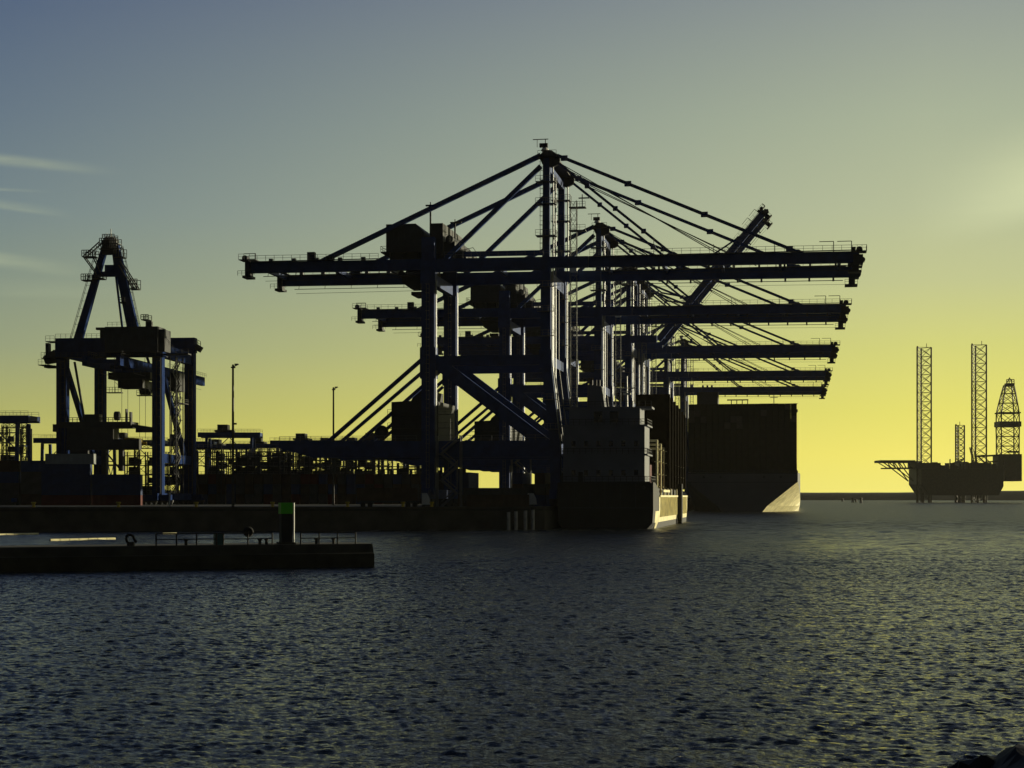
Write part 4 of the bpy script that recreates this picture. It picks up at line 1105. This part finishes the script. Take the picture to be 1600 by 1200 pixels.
# ------------------------------------------------------------------ breakwater and its fittings
def mole():
    p0 = Vector(bearing(140, math.degrees(math.atan(-800 / 2600)))); p1 = Vector(bearing(151.5, math.degrees(math.atan(-215 / 2600))))
    d = (p1 - p0).normalized(); n = Vector((-d.y, d.x))
    a = p0 - d * 60
    H = 2.1
    def at(u, v, z): q = p1 - d * u + n * v; return (q.x, q.y, z)
    mb = MB(); segs = 60; L = (p1 - a).length
    prof = [(0, -2), (0, 1.25), (.25, 1.3), (.5, H - .25), (.7, H), (6.5, H), (6.7, H - .25), (6.9, -2)]
    vs = []; fs = []
    rr = random.Random(4)
    for i in range(segs + 1):
        u = L * i / segs
        for v, z in prof:
            j = rr.uniform(-.004, .004) if 0 < i < segs else 0
            q = Vector(at(u, v + j, z + (j * .6 if z > 0 else 0))); vs.append(tuple(q))
    k = len(prof)
    for i in range(segs):
        for j in range(k - 1): fs.append((i * k + j, (i + 1) * k + j, (i + 1) * k + j + 1, i * k + j + 1))
    fs.append(tuple(range(k))); fs.append(tuple(range(segs * k + k - 1, segs * k - 1, -1)))
    mb.add(vs, fs)
    root = mb.build('breakwater', M['moleconc'])
    tag(root, 'long low dark concrete breakwater in the middle of the water', 'breakwater')
    def rail(u0, u1, label, h=1.05):
        g = MB(); p = Vector(at(u0, 1.0, H)); q = Vector(at(u1, 1.0, H)); g.rail([p, q], h=h, step=1.5, w=.11)
        tag(g.build('handrail', M['rubber']), label, 'handrail', 'handrails on the breakwater')
    rail(1.5, 6.6, 'steel handrail at the tip of the breakwater beyond the beacon'); rail(9.2, 13.6, 'steel handrail between the beacon and the cabinet on the breakwater'); rail(14.2, 19.5, 'steel handrail on the landward side of the breakwater cabinet')
    rz = math.atan2(d.y, d.x)
    # beacon
    root = empty('beacon', at(7.7, 2.2, H), rz, 'square dark beacon post with a bright green top on the breakwater', 'beacon')
    MB().box(-.5, .5, -.5, .5, 0, 2.75).build('post', M['rubber'], root)
    MB().box(-.56, .52, -.56, .56, 2.753, 3.75).build('top_mark', M['green'], root)
    g = MB(); g.tube((.62, -.46, 0), (.62, -.46, 3.75), .09, 12); g.build('sunlit_edge', M['white'], root)  # added white tube standing for the sunlit edge of the post
    MB().box(-.7, .75, -.7, .7, 0, .18).build('base', M['moleconc'], root)
    # lifebuoy stand
    root = empty('lifebuoy_stand', at(11.3, 1.4, H), rz, 'lifebuoy on a post on the breakwater between two handrails', 'lifebuoy stand')
    MB().bar((0, 0, 0), (0, 0, 1.4), .1).build('post', M['rubber'], root); MB().ring((0, -.08, 1.15), 'y', .34, .14, 18, 8).build('ring', M['rubber'], root, smooth=True); MB().box(-.22, .22, -.02, .06, .75, 1.5).build('backboard', M['rubber'], root)
    # cabinet
    root = empty('cabinet', at(13.9, 1.8, H), rz, 'small dark green electrical cabinet on the breakwater', 'cabinet')
    MB().box(-.38, .38, -.3, .3, 0, 1.0).build('body', M['ct'], root); MB().box(-.42, .42, -.36, .36, 1.0, 1.07).build('lid', M['rubber'], root); MB().box(-.32, .32, -.32, -.303, .1, .92).build('door', M['ct'], root)
    # mooring hook
    root = empty('mooring_hook', at(21.6, 1.6, H), rz, 'curved dark mooring hook on the breakwater away from the beacon', 'mooring hook')
    MB().tube((0, 0, 0), (0, 0, .35), .34, 12).build('base', M['rubber'], root)
    g = MB(); pts = [(-.3, 0, .3), (-.42, 0, .7), (-.2, 0, 1.0), (.15, 0, .9), (.34, 0, .5), (.5, 0, .3)]
    for p, q in zip(pts, pts[1:]): g.tube(p, q, .12, 8)
    g.build('hook', M['rubber'], root)
    # small bollards
    for u in (3.4, 5.0, 9.6, 10.2, 16.8):
        g = MB(); g.tube((0, 0, 0), (0, 0, .4), .14, 10); g.tube((0, 0, .4), (0, 0, .55), .22, 10)
        tag(g.build('bollard', M['rubber'], None, at(u, 1.6, H)), 'stubby dark bollard on the top of the breakwater', 'bollard', 'bollards on the breakwater')


mole()

for px, py, L in ((22, 836, 9.5), (130, 844, 11.5), (265, 835, 3.0)):  # bright streaks on the water, added as low pale tubes
    dist = CAM_Z * 2600 / (py - 776); x, y = bearing(dist, math.degrees(math.atan((px - 800) / 2600)))
    root = empty('water_streak', (x, y, 0), R(60), {22: 'long bright water streak, built as a pale tube, at the edge of the picture between quay and breakwater', 130: 'longest bright water streak, built as a pale tube, behind the breakwater', 265: 'short bright water streak, built as a pale tube, nearest the mooring hook'}[px], 'bright streak', 'bright water streaks built as pale tubes between quay and breakwater')
    g = MB(); n_ = int(L / 1.5)
    for k in range(n_):
        a = -L / 2 + k * L / n_; g.tube((a + .06, 0, .12), (a + L / n_ - .06, 0, .12), .19, 10)
    g.build('streak_tube', M['sunlit_cream'], root)
    MB().tube((-L / 2, 0, .12), (L / 2, 0, .12), .12, 8).build('streak_core', M['rubber'], root)

# ------------------------------------------------------------------ jack-up rig
def rig():
    Zr = 1800.0; s = Zr / 2600
    x0, y0 = bearing(Zr, math.degrees(math.atan((1495 - 800) / 2600)))
    root = empty('drilling_rig', (x0, y0, 0), YAW, 'jack-up drilling rig with three lattice legs standing far out on the water', 'drilling rig')
    X = lambda px: (px - 1495) * s
    Zz = lambda py: CAM_Z + (776 - py) * s
    Xd = lambda px, y: (px - 800) / 2600 * (Zr + y) - 695 * s
    def part(n, mb, p=root, m='rig'): return mb.build(n, M[m], p)
    a_, b_ = Xd(1420, 28), Xd(1568, -28)
    g = MB(); g.prism_y([(a_, Zz(757)), (a_, Zz(733)), (b_, Zz(733)), (b_, Zz(760)), (b_ - 5, Zz(774)), (a_ + 8, Zz(774))], -28, 28)
    hull = part('hull', g)
    g = MB(); g.box(X(1425), X(1434), -20, 20, Zz(733), Zz(721)); g.box(X(1434), X(1461), -24, 24, Zz(733), Zz(724)); g.box(X(1461), X(1474), -20, 10, Zz(733), Zz(727.5)); g.box(X(1496), X(1504), -20, 20, Zz(733), Zz(722)); g.box(X(1504), X(1512), -20, 20, Zz(733), Zz(727)); g.box(X(1540), X(1560), -20, 24, Zz(733), Zz(728)); g.bar((X(1476), -22, Zz(724)), (X(1492), -22, Zz(732)), .9); g.bar((X(1476), -22, Zz(733)), (X(1476), -22, Zz(718)), 1.0); g.bar((X(1490), -22, Zz(733)), (X(1490), -22, Zz(721)), .8)
    for k in range(14): x = X(1428 + k * 10); g.box(x, x + 2 + (k % 3) * 1.5, -27, -22, Zz(733), Zz(733) + 3 + (k * 7 % 5))
    g.rail([(X(1424), -27, Zz(733)), (X(1566), -27, Zz(733))], h=2.2, step=5, w=.5)
    dh = part('deckhouse', g)
    part('helideck', MB().box(X(1368), X(1422), -24, 6, Zz(723.5), Zz(719.8)))
    g = MB()
    for y in (-20, 2):
        g.bar((X(1382), y, Zz(723)), (X(1420), y, Zz(752)), 1.0); g.bar((X(1398), y, Zz(723)), (X(1420), y, Zz(752)), 1.0); g.bar((X(1377), y, Zz(732)), (X(1420), y, Zz(732)), 1.4); g.bar((X(1373), y, Zz(723)), (X(1388), y, Zz(732)), .9)
        for px in (1388, 1396, 1404, 1412): g.bar((X(px), y, Zz(723)), (X(px + 5), y, Zz(732)), .9)
    part('helideck_truss', g)
    def leg(px, top, w, y):
        g = MB(); c = Xd(px, y); R_ = w / math.sqrt(3)
        pts = [(c - w / 2, y - R_ / 2), (c + w / 2, y - R_ / 2), (c, y + R_)]
        z0, z1 = -8, Zz(top); n = int((z1 - z0) / (w * .62))
        for p in pts: g.tube((*p, z0), (*p, z1), .85, 8)
        for i in range(n):
            a = z0 + (z1 - z0) * i / n; b_ = z0 + (z1 - z0) * (i + 1) / n; m_ = (a + b_) / 2
            for k in range(3):
                p, q = pts[k], pts[(k + 1) % 3]
                g.bar((*p, a), (*q, b_), .42); g.bar((*q, a), (*p, b_), .42); g.bar((*p, b_), (*q, b_), .42)
        g.box(c - w / 2 - .5, c - w / 2 + 1, y - R_ / 2 - .5, y - R_ / 2 + .5, z1, z1 + 1.2); g.bar((c + w / 2 - 5, y - R_ / 2, z1), (c + w / 2 - 5, y - R_ / 2, z1 + 4), .5)
        part('leg', g)
        g = MB(); g.box(c - w / 2 - 3, c + w / 2 + 3, y - R_ - 2, y + R_ + 3, Zz(733), Zz(724)); part('jack_house', g, hull)
        g = MB()
        for k in (-.42, 0, .42): g.tube((c + w * k, y, -6), (c + w * k, y, Zz(770)), 1.3, 8)
        part('leg_footing', g)
    leg(1442.5, 546, 15, -22); leg(1528, 542, 15.5, -22); leg(1499, 663, 9.5, 26)
    # derrick
    g = MB(); c = X(1574.5)
    def frame(z, w, dlt=0): return [(c - w / 2 + dlt, -w / 2, z), (c + w / 2 + dlt, -w / 2, z), (c + w / 2 + dlt, w / 2, z), (c - w / 2 + dlt, w / 2, z)]
    lev = [(Zz(712), 19), (Zz(697), 19), (Zz(682), 19), (Zz(667), 19.5), (Zz(646), 19), (Zz(630), 15.6), (Zz(615), 12), (Zz(602), 8.5)]
    for (za, wa), (zb, wb) in zip(lev, lev[1:]):
        A_, B_ = frame(za, wa, (19 - wa) * .12), frame(zb, wb, (19 - wb) * .12)
        for k in range(4):
            g.bar(A_[k], B_[k], 1.1); g.bar(A_[k], B_[(k + 1) % 4], .55); g.bar(A_[(k + 1) % 4], B_[k], .55); g.bar(B_[k], B_[(k + 1) % 4], .6)
    dr = part('derrick', g)
    g = MB(); g.box(c - 11.5, c + 11.5, -11, 11, Zz(667), Zz(659)); part('derrick_platform', g, dr); g = MB(); g.box(c - 11, c + 11, -11, 11, Zz(646.5), Zz(644.5)); part('derrick_platform', g, dr); g = MB(); g.box(c - 2.4, c + 6.4, -4, 4, Zz(604), Zz(599)); g.rail([(c - 2, -3, Zz(599)), (c + 6, -3, Zz(599))], h=4, step=2.6, w=.7); g.bar((c - 1, 0, Zz(599)), (c + 2, 0, Zz(590)), .7); g.bar((c + 5, 0, Zz(599)), (c + 2, 0, Zz(590)), .7)
    part('crown_platform', g, dr)
    g = MB(); g.box(X(1565), X(1590.5), -14, 16, Zz(752), Zz(710)); g.box(X(1567), X(1586), -14.5, -14, Zz(708), Zz(705)); g.box(X(1556), X(1565), -10, 12, Zz(730), Zz(712))
    part('drill_floor', g)
    g = MB()
    for y in (-8, 10): g.bar((X(1530), y, Zz(713)), (X(1566), y, Zz(711)), 1.2, 1.8); g.bar((X(1541), y, Zz(722)), (X(1566), y, Zz(720)), 1.0, 1.5); g.bar((X(1533), y, Zz(713)), (X(1546), y, Zz(725)), .9)
    part('cantilever_beam', g)
    for px, tip, ty in ((1478, 1496, 718), (1512, 1506, 700), (1516, 1513, 705)):
        g = MB(); g.box(X(px) - 2, X(px) + 2, -27, -23, Zz(733), Zz(724)); g.lattice((X(px), -25, Zz(726)), (X(tip), -25, Zz(ty)), 1.4, 1.4, 6, .5, .35)
        part('deck_crane', g)


rig()
for px, py, hh in ((1316, 782, 3.2), (1332, 783.5, 4.0), (1345, 784.5, 4.4), (1337, 783, 2.6)):
    dist = CAM_Z * 2600 / (py + 2 - 776); x, y = bearing(dist, math.degrees(math.atan((px - 800) / 2600)))
    g = MB()
    for k in range(3): t = k * 2.1; g.tube((.9 * math.cos(t) * 1.6, .9 * math.sin(t) * 1.6, -2), (.5 * math.cos(t), .5 * math.sin(t), hh), .5, 8)
    g.tube((0, 0, hh), (0, 0, hh + .8), 1.5, 10)
    tag(g.build('mooring_dolphin', M['rig'], None, (x, y, 0)), 'tiny dark mooring dolphin in the far water before the drilling rig', 'mooring dolphin', 'mooring dolphins far out')

# ------------------------------------------------------------------ rocks by the camera
def boulder(loc, r, seed, label):
    rr = random.Random(seed); mb = MB(); n, m = 18, 10; vs = [(0, 0, r * .8)]; fs = []
    ph = [(rr.uniform(0, 6.28), rr.uniform(1, 3.2), rr.uniform(.05, .16)) for _ in range(8)]
    for j in range(1, m):
        th = math.pi * j / m
        for i in range(n):
            u = 2 * math.pi * i / n
            k = 1 + sum(a * math.sin(f * u * round(f) / f + p + f * th * 2) for p, f, a in ph) * .6
            vs.append((r * k * 1.7 * math.sin(th) * math.cos(u), r * k * math.sin(th) * math.sin(u), r * .8 * k * math.cos(th)))
    vs.append((0, 0, -r * .8)); e = len(vs) - 1
    for i in range(n): fs.append((0, 1 + i, 1 + (i + 1) % n)); fs.append((e, e - n + (i + 1) % n, e - n + i))
    for j in range(m - 2):
        for i in range(n): a = 1 + j * n; fs.append((a + i, a + n + i, a + n + (i + 1) % n, a + (i + 1) % n))
    mb.add(vs, fs); tag(mb.build('boulder', M['rock'], None, loc, seed), label, 'boulder', 'boulders at the corner of the picture')


g = MB(); vs = []; fs = []
for j, (dist, z) in enumerate(((10, 2.4), (17, 2.2), (21.5, 1.9), (25, .6), (27, -1.0))):
    for i in range(14):
        x, y = bearing(dist, -4 + i * 3.0); vs.append((x, y, z + .15 * math.sin(i * 2.1 + j) + .06 * max(0, i - 5)))
for j in range(4):
    for i in range(13): a = j * 14 + i; fs.append((a, a + 1, a + 15, a + 14))
g.add(vs, fs); tag(g.build('rock_bank_ground', M['rock']), 'dark rock bank at the corner of the picture', kind='structure')
for dist, px, py, r, sd, lb in ((24.0, 1630, 1256, .95, 1, 'big smooth black boulder at the corner of the picture'), (24.4, 1556, 1234, .58, 4, 'mid-sized black boulder beside the big smooth one'), (24.6, 1428, 1222, .24, 3, 'small black boulder alone at the bottom edge')):
    x, y = bearing(dist, math.degrees(math.atan((px - 800) / 2600)))
    boulder((x, y, CAM_Z - (py - 776) / 2600 * dist), r, sd, lb)

# ------------------------------------------------------------------ air
hz = MB().box(-4200, 4200, -4200, 4200, -4, 190).build('haze', bpy.data.materials.new('sea_haze'))
tag(hz, 'thin yellowish sea haze over the whole harbour', kind='stuff')
hm = hz.data.materials[0]; hm.use_nodes = True; hn = hm.node_tree
for n in list(hn.nodes):
    if n.type != 'OUTPUT_MATERIAL': hn.nodes.remove(n)
pv = hn.nodes.new('ShaderNodeVolumePrincipled'); pv.inputs['Color'].default_value = (.92, .88, .7, 1); pv.inputs['Density'].default_value = 1.9e-5; pv.inputs['Anisotropy'].default_value = .2
hn.links.new(pv.outputs[0], [n for n in hn.nodes if n.type == 'OUTPUT_MATERIAL'][0].inputs['Volume'])

# ------------------------------------------------------------------ render settings
S.view_settings.view_transform = 'Standard'; S.view_settings.look = 'None'; S.view_settings.exposure = 0; S.view_settings.gamma = 1
S.cycles.max_bounces = 6; S.cycles.use_denoising = True; S.cycles.denoiser = 'OPENIMAGEDENOISE'; S.cycles.denoising_prefilter = 'ACCURATE'
S.cycles.sample_clamp_indirect = 3
